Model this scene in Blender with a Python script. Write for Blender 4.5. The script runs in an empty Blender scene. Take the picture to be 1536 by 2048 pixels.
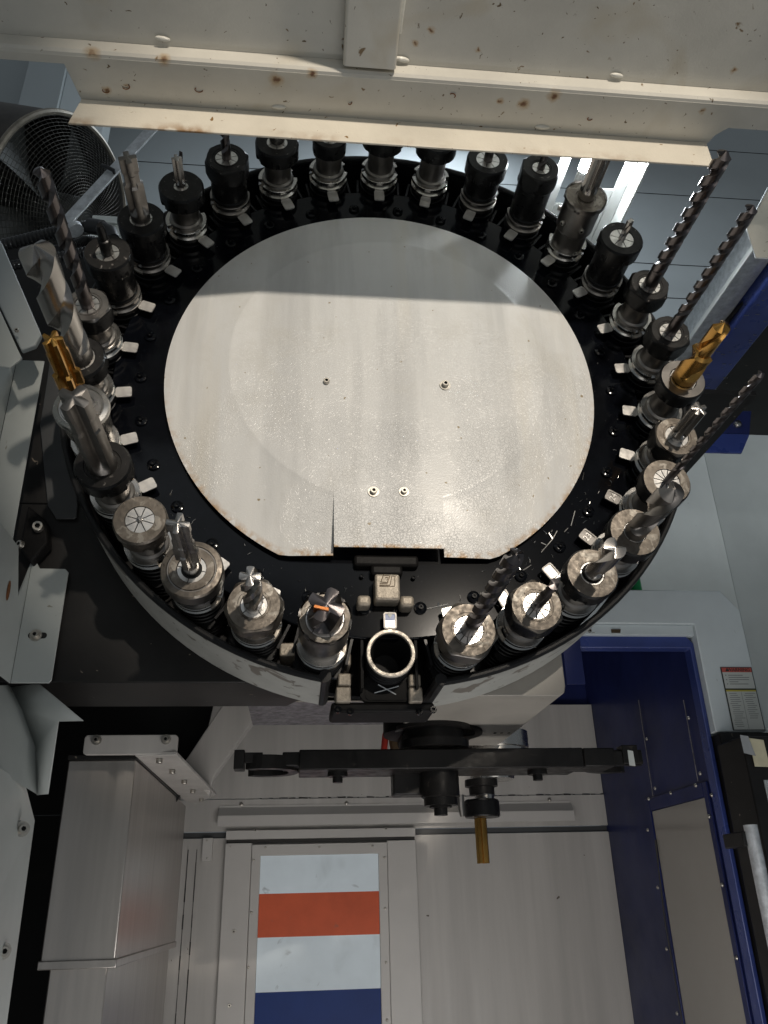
import bpy, bmesh, math, random
from mathutils import Vector, Matrix
random.seed(7)
R = math.radians
S = bpy.context.scene
COL = S.collection

# ------------------------------------------------------------------ camera
W_PX, H_PX, F_PX = 1536, 2048, 1622.18
PITCH, ROLL, YAW = R(25.76), R(-1.50), R(6.29)
ct, st, cp, sp, cr, sr = math.cos(PITCH), math.sin(PITCH), math.cos(YAW), math.sin(YAW), math.cos(ROLL), math.sin(ROLL)
right0 = Vector((cp, -sp, 0)); fh = Vector((sp, cp, 0))
fwd = fh*ct + Vector((0, 0, st)); down0 = -(Vector((0, 0, ct)) - fh*st)
c_right = right0*cr - down0*sr; c_down = right0*sr + down0*cr
cam_d = bpy.data.cameras.new('camera'); cam = bpy.data.objects.new('camera', cam_d); COL.objects.link(cam)
cam_d.sensor_fit = 'VERTICAL'; cam_d.sensor_height = 36.0; cam_d.lens = 36.0*F_PX/H_PX
cam_d.clip_start = 0.02; cam_d.clip_end = 60
mw = Matrix((c_right, -c_down, -fwd)).transposed().to_4x4()
cam.matrix_world = mw
S.camera = cam

# ------------------------------------------------------------------ world, key lamp and added fill lights
w = bpy.data.worlds.new('World'); S.world = w; w.use_nodes = True
bg = w.node_tree.nodes['Background']
bg.inputs[0].default_value = (0.82, 0.92, 1.0, 1); bg.inputs[1].default_value = 0.15

def lamp(name, kind, loc, target, energy, color, **kw):
    d = bpy.data.lights.new(name, kind); d.energy = energy; d.color = color
    for k, v in kw.items(): setattr(d, k, v)
    o = bpy.data.objects.new(name, d); COL.objects.link(o); o.location = loc
    o.rotation_euler = (Vector(target) - Vector(loc)).to_track_quat('-Z', 'Y').to_euler()
    return o
lamp('work_spotlight', 'SPOT', (1.20, -4.0, 1.66), (0.12, 1.0, 0.768), 870, (1.0, 0.90, 0.77),
     spot_size=R(10.8), spot_blend=0.12, shadow_soft_size=0.10)
lamp('front_fill', 'AREA', (-0.6, -2.6, 2.2), (0.2, 1.0, 0.7), 2.6, (0.90, 0.96, 1.0), shape='RECTANGLE', size=2.4, size_y=0.8)  # added soft fill from above and behind the camera
lamp('floor_bounce_fill', 'AREA', (0.5, -1.5, -0.55), (0.3, 0.62, 0.95), 6.0, (1.0, 0.97, 0.92), shape='RECTANGLE', size=1.8, size_y=1.0)  # added fill from below, standing in for light bounced off the floor
lamp('background_fill', 'AREA', (0.7, 2.2, 3.9), (0.4, 2.2, 0.0), 32, (0.82, 0.92, 1.0), shape='RECTANGLE', size=1.6, size_y=0.6)  # added overhead fill for the cladding, fan and strap

lamp('right_fill', 'AREA', (2.7, 1.12, 1.9), (0.95, 2.1, 0.75), 11, (0.92, 0.97, 1.0), shape='RECTANGLE', size=1.2, size_y=0.6)  # added fill from the right to brighten the cabinet and frames
lamp('interior_fill', 'AREA', (0.30, 1.05, -0.50), (0.25, 2.3, 0.15), 4.6, (1.0, 0.97, 0.94), shape='RECTANGLE', size=0.9, size_y=0.35)  # added fill hidden below view to brighten the machine interior
S.view_settings.view_transform = 'Standard'; S.view_settings.look = 'None'
S.view_settings.exposure = 0.0; S.view_settings.gamma = 1.0
S.render.engine = 'CYCLES'
S.cycles.max_bounces = 6; S.cycles.use_denoising = True

# ------------------------------------------------------------------ helpers
def at(u, v, X=None, Y=None, Z=None):
    """the point of the photograph's pixel (u, v) on a plane of the machine (X=, Y= or Z=)"""
    d = c_right*((u-W_PX/2)/F_PX) + c_down*((v-H_PX/2)/F_PX) + fwd
    t = X/d.x if X is not None else Y/d.y if Y is not None else Z/d.z
    return d*t

MATS = {}
def nd(nt, t, **kw):
    n = nt.nodes.new(t)
    for k, v in kw.items():
        if k.startswith('i_'):
            key = k[2:]
            n.inputs[int(key) if key.isdigit() else key.replace('_', ' ')].default_value = v
        else: setattr(n, k, v)
    return n
def col4(c): return (c[0], c[1], c[2], 1)
def ramp(nt, p0, c0, p1, c1):
    n = nt.nodes.new('ShaderNodeValToRGB'); e = n.color_ramp.elements
    e[0].position, e[0].color = p0, col4(c0) if len(c0) == 3 else c0
    e[1].position, e[1].color = p1, col4(c1) if len(c1) == 3 else c1
    return n
def mat(name, base, rough=0.5, metal=0.0, var=0.0, vscale=20, bump=0.0, bscale=200, spec=0.5, rvar=0.0, coat=0.0,
        specks=None, stretch=None, aniso=0.0):
    """painted or metal surface: base colour, cloudy wear, fine relief and scattered specks"""
    if name in MATS: return MATS[name]
    m = bpy.data.materials.new(name); m.use_nodes = True; nt = m.node_tree; L = nt.links
    b = nt.nodes['Principled BSDF']
    b.inputs['Metallic'].default_value = metal; b.inputs['Roughness'].default_value = rough
    b.inputs['Specular IOR Level'].default_value = spec; b.inputs['Coat Weight'].default_value = coat
    if coat: b.inputs['Coat Roughness'].default_value = 0.08
    if aniso: b.inputs['Anisotropic'].default_value = aniso
    tc = nd(nt, 'ShaderNodeTexCoord'); src = tc.outputs['Object']
    if stretch:
        mp = nd(nt, 'ShaderNodeMapping'); mp.inputs['Scale'].default_value = stretch; L.new(src, mp.inputs[0]); vs = mp.outputs[0]
    else: vs = src
    cur = None
    no = nd(nt, 'ShaderNodeTexNoise'); no.inputs['Scale'].default_value = vscale; no.inputs['Detail'].default_value = 6; no.inputs['Roughness'].default_value = 0.62
    L.new(vs, no.inputs['Vector'])
    lo = tuple(max(0, c*(1-var)) for c in base); hi = tuple(min(1, c*(1+var*0.7)) for c in base)
    rp = ramp(nt, 0.32, lo, 0.70, hi); L.new(no.outputs['Fac'], rp.inputs[0]); cur = rp.outputs[0]
    if rvar:
        mr = nd(nt, 'ShaderNodeMapRange'); mr.inputs['From Min'].default_value = 0.3; mr.inputs['From Max'].default_value = 0.7
        mr.inputs['To Min'].default_value = max(0.03, rough-rvar); mr.inputs['To Max'].default_value = rough+rvar
        n2 = nd(nt, 'ShaderNodeTexNoise'); n2.inputs['Scale'].default_value = vscale*2.3; n2.inputs['Detail'].default_value = 5; L.new(vs, n2.inputs['Vector'])
        L.new(n2.outputs['Fac'], mr.inputs['Value']); L.new(mr.outputs[0], b.inputs['Roughness'])
    if specks:
        for (sc, thr, c, soft) in specks:
            vn = nd(nt, 'ShaderNodeTexNoise'); vn.inputs['Scale'].default_value = sc; vn.inputs['Detail'].default_value = 3; vn.inputs['Distortion'].default_value = 0.6
            L.new(src, vn.inputs['Vector'])
            r2 = ramp(nt, thr, (0, 0, 0), thr+soft, (1, 1, 1)); L.new(vn.outputs['Fac'], r2.inputs[0])
            mx = nd(nt, 'ShaderNodeMixRGB'); mx.inputs['Color2'].default_value = col4(c)
            L.new(r2.outputs[0], mx.inputs['Fac']); L.new(cur, mx.inputs['Color1']); cur = mx.outputs[0]
    L.new(cur, b.inputs['Base Color'])
    if bump:
        bn = nd(nt, 'ShaderNodeTexNoise'); bn.inputs['Scale'].default_value = bscale; bn.inputs['Detail'].default_value = 4
        L.new(vs, bn.inputs['Vector'])
        bp = nd(nt, 'ShaderNodeBump'); bp.inputs['Strength'].default_value = bump; bp.inputs['Distance'].default_value = 0.001
        L.new(bn.outputs['Fac'], bp.inputs['Height']); L.new(bp.outputs[0], b.inputs['Normal'])
    MATS[name] = m
    return m

def tag(o, label, cat, group=None, kind=None):
    if label: o['label'] = label
    if cat: o['category'] = cat
    if group: o['group'] = group
    if kind: o['kind'] = kind
    return o
def thing(name, loc, label, cat, group=None, kind=None):
    o = bpy.data.objects.new(name, None); COL.objects.link(o); o.location = loc; o.empty_display_size = 0.05
    return tag(o, label, cat, group, kind)
def link(name, me, parent=None, m=None, world=True):
    o = bpy.data.objects.new(name, me); COL.objects.link(o)
    if m is not None:
        if not me.materials: me.materials.append(m)
    if parent is not None:
        o.parent = parent
        if world:
            pm = Matrix.Translation(parent.location) if parent.parent is None and parent.type == 'EMPTY' and parent.get('_m') is None else parent_matrix(parent)
            o.matrix_parent_inverse = pm.inverted()
    return o
def parent_matrix(p):
    m = p.matrix_basis.copy()
    q = p
    while q.parent is not None:
        m = q.parent.matrix_basis @ q.matrix_parent_inverse @ m if False else (parent_matrix(q.parent) @ q.matrix_parent_inverse @ q.matrix_basis)
        return m
    return m
class MB:
    """collects lofts, boxes and tubes into one mesh"""
    def __init__(s): s.v = []; s.f = []; s.mi = []; s.sm = []
    def add(s, vs, fs, mi=0, smooth=False):
        o = len(s.v); s.v += [tuple(p) for p in vs]; s.f += [tuple(i+o for i in f) for f in fs]
        s.mi += [mi]*len(fs); s.sm += [smooth]*len(fs); return s
    def loft(s, rings, cap0=True, cap1=True, closed=True, mi=0, smooth=True, bands=None, capmi=None):
        n = len(rings[0]); o = len(s.v)
        for r in rings: s.v += [tuple(p) for p in r]
        for i in range(len(rings)-1):
            m = bands[i] if bands else mi
            for j in range(n if closed else n-1):
                a = o+i*n+j; b2 = o+i*n+(j+1) % n
                s.f.append((a, b2, b2+n, a+n)); s.mi.append(m); s.sm.append(smooth)
        if cap0: s.f.append(tuple(o+j for j in reversed(range(n)))); s.mi.append(capmi if capmi is not None else mi); s.sm.append(False)
        if cap1: s.f.append(tuple(o+(len(rings)-1)*n+j for j in range(n))); s.mi.append(capmi if capmi is not None else (bands[-1] if bands else mi)); s.sm.append(False)
        return s
    def box(s, c, h, mi=0, M=None):
        vs = [Vector((c[0]+sx*h[0], c[1]+sy*h[1], c[2]+sz*h[2])) for sx in (-1, 1) for sy in (-1, 1) for sz in (-1, 1)]
        if M: vs = [M @ p for p in vs]
        return s.add(vs, [(0, 1, 3, 2), (4, 6, 7, 5), (0, 4, 5, 1), (2, 3, 7, 6), (0, 2, 6, 4), (1, 5, 7, 3)], mi)
    def prism(s, pts, ext, mi=0):
        n = len(pts); ext = Vector(ext)
        vs = [Vector(p) for p in pts] + [Vector(p)+ext for p in pts]
        return s.add(vs, [tuple(range(n)), tuple(reversed(range(n, 2*n)))] + [(i, i+n, (i+1) % n+n, (i+1) % n) for i in range(n)], mi)
    def tube(s, path, r, seg=8, mi=0, cap=True, smooth=True):
        path = [Vector(p) for p in path]; rings = []
        up = Vector((0.13, 0.2, 0.97))
        for i, p in enumerate(path):
            t = (path[min(i+1, len(path)-1)] - path[max(i-1, 0)]).normalized()
            a = t.cross(up);
            if a.length < 1e-4: a = t.cross(Vector((1, 0, 0)))
            a.normalize(); b2 = a.cross(t)
            rr = r[i] if isinstance(r, (list, tuple)) else r
            rings.append([p + (a*math.cos(2*math.pi*k/seg) + b2*math.sin(2*math.pi*k/seg))*rr for k in range(seg)])
        return s.loft(rings, cap, cap, mi=mi, smooth=smooth)
    def mesh(s, name):
        me = bpy.data.meshes.new(name); me.from_pydata(s.v, [], s.f)
        bm = bmesh.new(); bm.from_mesh(me)
        bmesh.ops.recalc_face_normals(bm, faces=bm.faces)
        bm.to_mesh(me); bm.free()
        for p, m, sm in zip(me.polygons, s.mi, s.sm): p.material_index = m; p.use_smooth = True
        me.set_sharp_from_angle(angle=R(26))
        me.update(); return me
    def build(s, name, mats, parent=None, bevel=0.0, world=True, seg=2):
        me = s.mesh(name)
        for m in (mats if isinstance(mats, (list, tuple)) else [mats]): me.materials.append(m)
        o = link(name, me, parent, None, world)
        if bevel:
            md = o.modifiers.new('edge', 'BEVEL'); md.width = bevel; md.segments = seg; md.limit_method = 'ANGLE'; md.angle_limit = R(35)
        return o
def circ(r, z, n=48, f=None, ph=0.0):
    out = []
    for k in range(n):
        a = 2*math.pi*k/n + ph
        q = r*(f(a) if f else 1.0)
        out.append((q*math.cos(a), q*math.sin(a), z))
    return out
def sheet(name, m, pts, ext, parent=None, bevel=0.0012):
    return MB().prism(pts, ext).build(name, m, parent, bevel)
def rrect(cx, cz, hx, hz, rad, n=5):
    out = []
    for (sx, sz, a0) in ((1, 1, 0), (-1, 1, 90), (-1, -1, 180), (1, -1, 270)):
        for i in range(n+1):
            a = R(a0+90*i/n); out.append((cx+sx*(hx-rad)+rad*math.cos(a), cz+sz*(hz-rad)+rad*math.sin(a)))
    return out

# ------------------------------------------------------------------ materials
M = {}
M['steel'] = mat('machined_steel', (0.50, 0.485, 0.46), 0.26, 1.0, var=0.12, vscale=26, rvar=0.05)
M['steel_worn'] = mat('worn_steel', (0.20, 0.176, 0.15), 0.47, 1.0, var=0.35, vscale=70, rvar=0.12, bump=0.25, bscale=260, specks=[(60, 0.58, (0.31, 0.285, 0.25), 0.04), (150, 0.66, (0.10, 0.085, 0.07), 0.05)])
M['steel_dull'] = mat('dull_steel', (0.25, 0.235, 0.22), 0.38, 1.0, var=0.2, vscale=26, rvar=0.05, bump=0.05, bscale=300)
M['collet'] = mat('ground_collet_steel', (0.72, 0.70, 0.67), 0.34, 1.0, var=0.1, vscale=90, rvar=0.05)
M['black_nut'] = mat('black_oxide', (0.007, 0.007, 0.0075), 0.33, 0.0, var=0.4, vscale=60, rvar=0.08, bump=0.10, bscale=500, spec=0.28, specks=[(240, 0.72, (0.08, 0.075, 0.07), 0.06)])
M['black_face'] = mat('worn_black_oxide', (0.016, 0.015, 0.0145), 0.45, 0.1, spec=0.3, var=0.45, vscale=70, rvar=0.1, bump=0.15, bscale=400, specks=[(150, 0.66, (0.20, 0.185, 0.17), 0.08)])
M['gold'] = mat('titanium_nitride_gold', (0.56, 0.31, 0.085), 0.27, 1.0, var=0.25, vscale=26)
M['dark_tool'] = mat('dark_nitrided_steel', (0.15, 0.135, 0.135), 0.28, 1.0, var=0.2, vscale=26)
M['tool'] = mat('bright_carbide', (0.42, 0.40, 0.38), 0.27, 1.0, var=0.08, vscale=22)
M['void'] = mat('hollow_shade_black', (0.006, 0.006, 0.006), 0.7, 0.0)  # black painted into holes and gaps in place of their shade
M['disc'] = mat('gloss_black_casting', (0.0025, 0.003, 0.0045), 0.11, 0.0, var=0.4, vscale=30, bump=0.02, bscale=25, spec=0.2, specks=[(420, 0.745, (0.22, 0.22, 0.22), 0.02)])
M['pot'] = mat('black_plastic_pot', (0.007, 0.007, 0.008), 0.34, 0.0, spec=0.25, var=0.4, vscale=60, bump=0.1, bscale=200, rvar=0.06)
M['darktab'] = mat('dark_grey_tab', (0.05, 0.052, 0.054), 0.45, 0.0, var=0.2, vscale=12)  # dark grey for the hanging tab and the wall channel
M['rubber'] = mat('black_rubber', (0.012, 0.012, 0.013), 0.42, 0.0, spec=0.3, var=0.3, vscale=30)
M['ring'] = mat('scuffed_pot_ring', (0.55, 0.50, 0.43), 0.45, 0.55, var=0.35, vscale=120, bump=0.3, bscale=300, rvar=0.1)
M['tagm'] = mat('brushed_tag', (0.62, 0.60, 0.57), 0.33, 0.6, var=0.12, vscale=80, rvar=0.06)
M['tagdark'] = mat('dark_tag', (0.20, 0.19, 0.18), 0.40, 0.7, var=0.3, vscale=200)
M['casting'] = mat('grey_cast_block', (0.40, 0.35, 0.285), 0.48, 0.35, var=0.25, vscale=160, bump=0.9, bscale=420)
M['blackcast'] = mat('black_cast_iron', (0.008, 0.0075, 0.0075), 0.55, 0.0, spec=0.15, var=0.4, vscale=40, bump=0.4, bscale=260)
M['guard'] = mat('grey_guard_paint', (0.43, 0.43, 0.40), 0.42, 0.0, var=0.15, vscale=14, bump=0.08, bscale=120, specks=[(14, 0.63, (0.20, 0.18, 0.155), 0.012), (55, 0.66, (0.17, 0.15, 0.13), 0.02)])
M['greybox'] = mat('grey_cover_paint', (0.33, 0.305, 0.27), 0.40, 0.0, var=0.15, vscale=9, bump=0.06, bscale=160, specks=[(60, 0.72, (0.2, 0.17, 0.14), 0.03)])
M['darkpanel'] = mat('charcoal_panel', (0.014, 0.013, 0.0125), 0.42, 0.0, spec=0.3, var=0.4, vscale=10, bump=0.08, bscale=200, specks=[(70, 0.73, (0.18, 0.15, 0.12), 0.02)])
M['beige'] = mat('beige_enamel', (0.60, 0.575, 0.51), 0.36, 0.0, var=0.14, vscale=6, bump=0.14, bscale=330, rvar=0.08,
                 specks=[(7, 0.58, (0.46, 0.39, 0.27), 0.22), (60, 0.70, (0.20, 0.13, 0.06), 0.04), (130, 0.70, (0.12, 0.08, 0.035), 0.03)])
M['beigelip'] = mat('beige_lip_enamel', (0.68, 0.63, 0.53), 0.38, 0.0, var=0.12, vscale=8, bump=0.3, bscale=330, rvar=0.1,
                 specks=[(30, 0.70, (0.36, 0.22, 0.07), 0.06), (110, 0.70, (0.22, 0.12, 0.03), 0.03)])
M['rust'] = mat('rust', (0.23, 0.085, 0.025), 0.8, 0.0, var=0.5, vscale=160, bump=0.6, bscale=300)
M['weld'] = mat('painted_weld', (0.70, 0.68, 0.61), 0.30, 0.0, var=0.1, vscale=60, bump=0.4, bscale=240)
M['pale'] = mat('pale_enclosure_paint', (0.47, 0.495, 0.48), 0.40, 0.0, var=0.10, vscale=5, bump=0.08, bscale=200, specks=[(38, 0.735, (0.25, 0.24, 0.2), 0.02)])
M['paleframe'] = mat('pale_door_surround_paint', (0.64, 0.70, 0.72), 0.40, 0.0, var=0.08, vscale=6, bump=0.05, bscale=200, specks=[(60, 0.72, (0.34, 0.34, 0.32), 0.03)])
M['cabinet'] = mat('grey_green_cabinet', (0.60, 0.63, 0.605), 0.45, 0.0, var=0.10, vscale=4, bump=0.05, bscale=150, specks=[(50, 0.75, (0.2, 0.2, 0.18), 0.02)])
M['inner'] = mat('inner_panel_paint', (0.50, 0.475, 0.445), 0.36, 0.0, var=0.16, vscale=14, stretch=(1.0, 1.0, 0.06), rvar=0.08, bump=0.04, bscale=140, specks=[(40, 0.755, (0.1, 0.08, 0.06), 0.01)])
M['innerlight'] = mat('door_panel_paint', (0.56, 0.535, 0.505), 0.38, 0.0, var=0.06, vscale=5, bump=0.04, bscale=140)
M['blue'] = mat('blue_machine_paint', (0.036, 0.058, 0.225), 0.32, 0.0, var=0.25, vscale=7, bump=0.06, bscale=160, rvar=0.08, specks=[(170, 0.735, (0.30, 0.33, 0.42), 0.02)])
M['blueside'] = mat('shaded_blue_paint', (0.017, 0.024, 0.10), 0.36, 0.0, spec=0.28, var=0.3, vscale=5, bump=0.04, bscale=160, rvar=0.08)  # darkened copy of the blue paint, with the shade put into its colour
M['stainless'] = mat('brushed_way_cover', (0.44, 0.41, 0.38), 0.34, 0.75, var=0.10, vscale=40, stretch=(1, 1, 0.05), rvar=0.05)
M['speckle'] = mat('mottled_zinc_plate', (0.24, 0.23, 0.25), 0.45, 0.6, var=0.5, vscale=60, rvar=0.1)
M['zinc'] = mat('galvanised_strap', (0.62, 0.64, 0.66), 0.42, 0.55, var=0.25, vscale=70, rvar=0.08)
M['clad'] = mat('shop_wall_cladding', (0.44, 0.47, 0.475), 0.5, 0.0, var=0.06, vscale=2)
M['column'] = mat('column_paint', (0.38, 0.41, 0.415), 0.55, 0.0, var=0.06, vscale=2)
M['hose'] = mat('black_conduit', (0.018, 0.018, 0.019), 0.38, 0.0)
M['fanbrown'] = mat('grimy_fan_drum', (0.05, 0.042, 0.034), 0.55, 0.2, var=0.4, vscale=20)
M['wire'] = mat('chromed_wire', (0.10, 0.096, 0.088), 0.45, 1.0, var=0.3, vscale=30)
M['fanrim'] = mat('fan_rim', (0.24, 0.21, 0.165), 0.42, 0.4, var=0.3, vscale=30)
M['fanback'] = mat('fan_blades', (0.07, 0.072, 0.066), 0.45, 0.1, var=0.4, vscale=10)
M['white'] = mat('white_glass_film', (0.60, 0.67, 0.71), 0.5, 0.0, var=0.08, vscale=7, spec=0.3, specks=[(9, 0.60, (0.50, 0.56, 0.59), 0.15), (30, 0.68, (0.36, 0.4, 0.42), 0.10)])
M['red'] = mat('red_stripe_film', (0.46, 0.08, 0.03), 0.5, 0.0, specks=[(24, 0.68, (0.33, 0.09, 0.05), 0.10)], var=0.16, vscale=9, spec=0.3)
M['bluefilm'] = mat('blue_stripe_film', (0.008, 0.034, 0.17), 0.5, 0.0, var=0.12, vscale=9, spec=0.25)
M['lampw'] = mat('lamp_housing_white', (0.72, 0.74, 0.72), 0.4, 0.0, var=0.08, vscale=20, specks=[(90, 0.72, (0.3, 0.3, 0.28), 0.03)])
M['arm'] = mat('black_arm_steel', (0.011, 0.010, 0.0095), 0.42, 0.0, spec=0.25, var=0.5, vscale=26, rvar=0.12, bump=0.1, bscale=200, specks=[(60, 0.68, (0.04, 0.033, 0.028), 0.08)])
M['screw'] = mat('zinc_screw', (0.50, 0.47, 0.42), 0.35, 0.9, var=0.25, vscale=150)
M['green'] = mat('green_plastic', (0.01, 0.30, 0.09), 0.35)
M['yellow'] = mat('yellowed_note_paper', (0.62, 0.57, 0.40), 0.6, var=0.12, vscale=40)
M['clear'] = mat('clear_tape', (0.34, 0.35, 0.36), 0.12, 0.0, spec=0.8, bump=1.0, bscale=60)
M['labelw'] = mat('label_white', (0.58, 0.60, 0.57), 0.5)
M['labelg'] = mat('label_print_grey', (0.20, 0.21, 0.20), 0.5)
M['labelr'] = mat('label_red', (0.55, 0.10, 0.08), 0.5)
M['labely'] = mat('label_yellow', (0.52, 0.45, 0.06), 0.5)
M['labelk'] = mat('label_black', (0.03, 0.035, 0.03), 0.5)
M['orange'] = mat('copper_insert', (0.75, 0.28, 0.10), 0.3, 1.0)
M['redcable'] = mat('red_cable', (0.35, 0.03, 0.02), 0.45)
M['brown'] = mat('brown_fitting', (0.10, 0.065, 0.035), 0.45, 0.4)
M['seal'] = mat('black_sealant', (0.02, 0.018, 0.016), 0.6)
M['glassy'] = mat('window_glass_reflection', (0.36, 0.335, 0.30), 0.12, 0.0, spec=0.6, var=0.06, vscale=3)  # beige of the reflection painted into the pane's base colour
M['tagblue'] = mat('tag_blue', (0.03, 0.09, 0.30), 0.3)
M['tube_end'] = mat('lamp_socket', (0.6, 0.6, 0.58), 0.5)

XC, ZC, OFF = 0.11542, 0.70648, R(0.1457)
# cover plate: white paint, crackled by coolant towards its lower half, faint vertical stains
def plate_material():
    m = bpy.data.materials.new('crackled_white_paint'); m.use_nodes = True; nt = m.node_tree; L = nt.links
    b = nt.nodes['Principled BSDF']; b.inputs['Roughness'].default_value = 0.30; b.inputs['Specular IOR Level'].default_value = 0.5
    tc = nd(nt, 'ShaderNodeTexCoord'); src = tc.outputs['Object']
    mp = nd(nt, 'ShaderNodeMapping'); mp.inputs['Scale'].default_value = (30, 30, 2.2); L.new(src, mp.inputs[0])
    n1 = nd(nt, 'ShaderNodeTexNoise'); n1.inputs['Scale'].default_value = 1; n1.inputs['Detail'].default_value = 5; L.new(mp.outputs[0], n1.inputs['Vector'])
    r1 = ramp(nt, 0.30, (0.58, 0.58, 0.57), 0.70, (0.635, 0.632, 0.615)); L.new(n1.outputs['Fac'], r1.inputs[0])
    mp2 = nd(nt, 'ShaderNodeMapping'); mp2.inputs['Scale'].default_value = (9, 9, 0.9); mp2.inputs['Location'].default_value = (3.1, 0, 0.2); L.new(src, mp2.inputs[0])
    n2 = nd(nt, 'ShaderNodeTexNoise'); n2.inputs['Scale'].default_value = 1; n2.inputs['Detail'].default_value = 6; L.new(mp2.outputs[0], n2.inputs['Vector'])
    r2 = ramp(nt, 0.54, (0, 0, 0), 0.72, (0.75, 0.75, 0.75)); L.new(n2.outputs['Fac'], r2.inputs[0])
    mx = nd(nt, 'ShaderNodeMixRGB'); mx.inputs['Color2'].default_value = (0.55, 0.50, 0.40, 1)
    L.new(r2.outputs[0], mx.inputs['Fac']); L.new(r1.outputs[0], mx.inputs['Color1'])
    n4 = nd(nt, 'ShaderNodeTexNoise'); n4.inputs['Scale'].default_value = 75; n4.inputs['Detail'].default_value = 2; L.new(src, n4.inputs['Vector'])
    r4 = ramp(nt, 0.735, (0, 0, 0), 0.75, (1, 1, 1)); L.new(n4.outputs['Fac'], r4.inputs[0])
    mx2 = nd(nt, 'ShaderNodeMixRGB'); mx2.inputs['Color2'].default_value = (0.28, 0.22, 0.13, 1)
    L.new(r4.outputs[0], mx2.inputs['Fac']); L.new(mx.outputs[0], mx2.inputs['Color1'])
    mp5 = nd(nt, 'ShaderNodeMapping'); mp5.inputs['Scale'].default_value = (13, 13, 1.3); mp5.inputs['Location'].default_value = (0.7, 0, 1.2); L.new(src, mp5.inputs[0])
    n5 = nd(nt, 'ShaderNodeTexNoise'); n5.inputs['Scale'].default_value = 1; n5.inputs['Detail'].default_value = 8; n5.inputs['Roughness'].default_value = 0.6; L.new(mp5.outputs[0], n5.inputs['Vector'])
    r5 = ramp(nt, 0.50, (0, 0, 0), 0.68, (0.5, 0.5, 0.5)); L.new(n5.outputs['Fac'], r5.inputs[0])
    mx5 = nd(nt, 'ShaderNodeMixRGB'); mx5.inputs['Color2'].default_value = (0.36, 0.36, 0.355, 1); L.new(r5.outputs[0], mx5.inputs['Fac']); L.new(mx2.outputs[0], mx5.inputs['Color1'])
    n6 = nd(nt, 'ShaderNodeTexNoise'); n6.inputs['Scale'].default_value = 6; n6.inputs['Detail'].default_value = 9; n6.inputs['Roughness'].default_value = 0.7; L.new(src, n6.inputs['Vector'])
    r6 = ramp(nt, 0.52, (0, 0, 0), 0.75, (0.55, 0.55, 0.55)); L.new(n6.outputs['Fac'], r6.inputs[0])
    mx6 = nd(nt, 'ShaderNodeMixRGB'); mx6.inputs['Color2'].default_value = (0.45, 0.43, 0.38, 1); L.new(r6.outputs[0], mx6.inputs['Fac']); L.new(mx5.outputs[0], mx6.inputs['Color1'])
    # rust creeping up from the cut lower edges and around the rim
    dv_ = nd(nt, 'ShaderNodeVectorMath', operation='DISTANCE'); dv_.inputs[1].default_value = (XC, 1.0, ZC); L.new(src, dv_.inputs[0])
    mrr = nd(nt, 'ShaderNodeMapRange'); mrr.inputs['From Min'].default_value = 0.310; mrr.inputs['From Max'].default_value = 0.322; L.new(dv_.outputs['Value'], mrr.inputs['Value'])
    sz = nd(nt, 'ShaderNodeSeparateXYZ'); L.new(src, sz.inputs[0])
    mrz = nd(nt, 'ShaderNodeMapRange'); mrz.inputs['From Min'].default_value = 0.432; mrz.inputs['From Max'].default_value = 0.4195; L.new(sz.outputs['Z'], mrz.inputs['Value'])
    mrl = nd(nt, 'ShaderNodeMapRange'); mrl.inputs['From Min'].default_value = 0.75; mrl.inputs['From Max'].default_value = 0.45; L.new(sz.outputs['Z'], mrl.inputs['Value'])
    ml = nd(nt, 'ShaderNodeMath', operation='MULTIPLY'); L.new(mrr.outputs[0], ml.inputs[0]); L.new(mrl.outputs[0], ml.inputs[1])
    mm = nd(nt, 'ShaderNodeMath', operation='MAXIMUM'); L.new(ml.outputs[0], mm.inputs[0]); L.new(mrz.outputs[0], mm.inputs[1])
    ztab = at(780, 1095, Y=0.987).z
    mt_ = nd(nt, 'ShaderNodeMapRange'); mt_.inputs['From Min'].default_value = ztab+0.006; mt_.inputs['From Max'].default_value = ztab; L.new(sz.outputs['Z'], mt_.inputs['Value'])
    my_ = nd(nt, 'ShaderNodeMath', operation='LESS_THAN'); my_.inputs[1].default_value = 0.9873; L.new(sz.outputs['Y'], my_.inputs[0])
    mq_ = nd(nt, 'ShaderNodeMath', operation='MULTIPLY'); L.new(mt_.outputs[0], mq_.inputs[0]); L.new(my_.outputs[0], mq_.inputs[1])
    m8 = nd(nt, 'ShaderNodeMath', operation='MAXIMUM'); L.new(mm.outputs[0], m8.inputs[0]); L.new(mq_.outputs[0], m8.inputs[1]); mm = m8
    n7 = nd(nt, 'ShaderNodeTexNoise'); n7.inputs['Scale'].default_value = 90; n7.inputs['Detail'].default_value = 5; L.new(src, n7.inputs['Vector'])
    r7 = ramp(nt, 0.40, (0, 0, 0), 0.62, (1, 1, 1)); L.new(n7.outputs['Fac'], r7.inputs[0])
    m7 = nd(nt, 'ShaderNodeMath', operation='MULTIPLY'); L.new(mm.outputs[0], m7.inputs[0]); L.new(r7.outputs[0], m7.inputs[1])
    mx7 = nd(nt, 'ShaderNodeMixRGB'); mx7.inputs['Color2'].default_value = (0.36, 0.20, 0.06, 1); L.new(m7.outputs[0], mx7.inputs['Fac']); L.new(mx6.outputs[0], mx7.inputs['Color1'])
    L.new(mx7.outputs[0], b.inputs['Base Color'])
    # crackle relief in patches
    vo = nd(nt, 'ShaderNodeTexVoronoi', feature='DISTANCE_TO_EDGE'); vo.inputs['Scale'].default_value = 210
    wn = nd(nt, 'ShaderNodeTexNoise'); wn.inputs['Scale'].default_value = 70; L.new(src, wn.inputs['Vector'])
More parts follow.
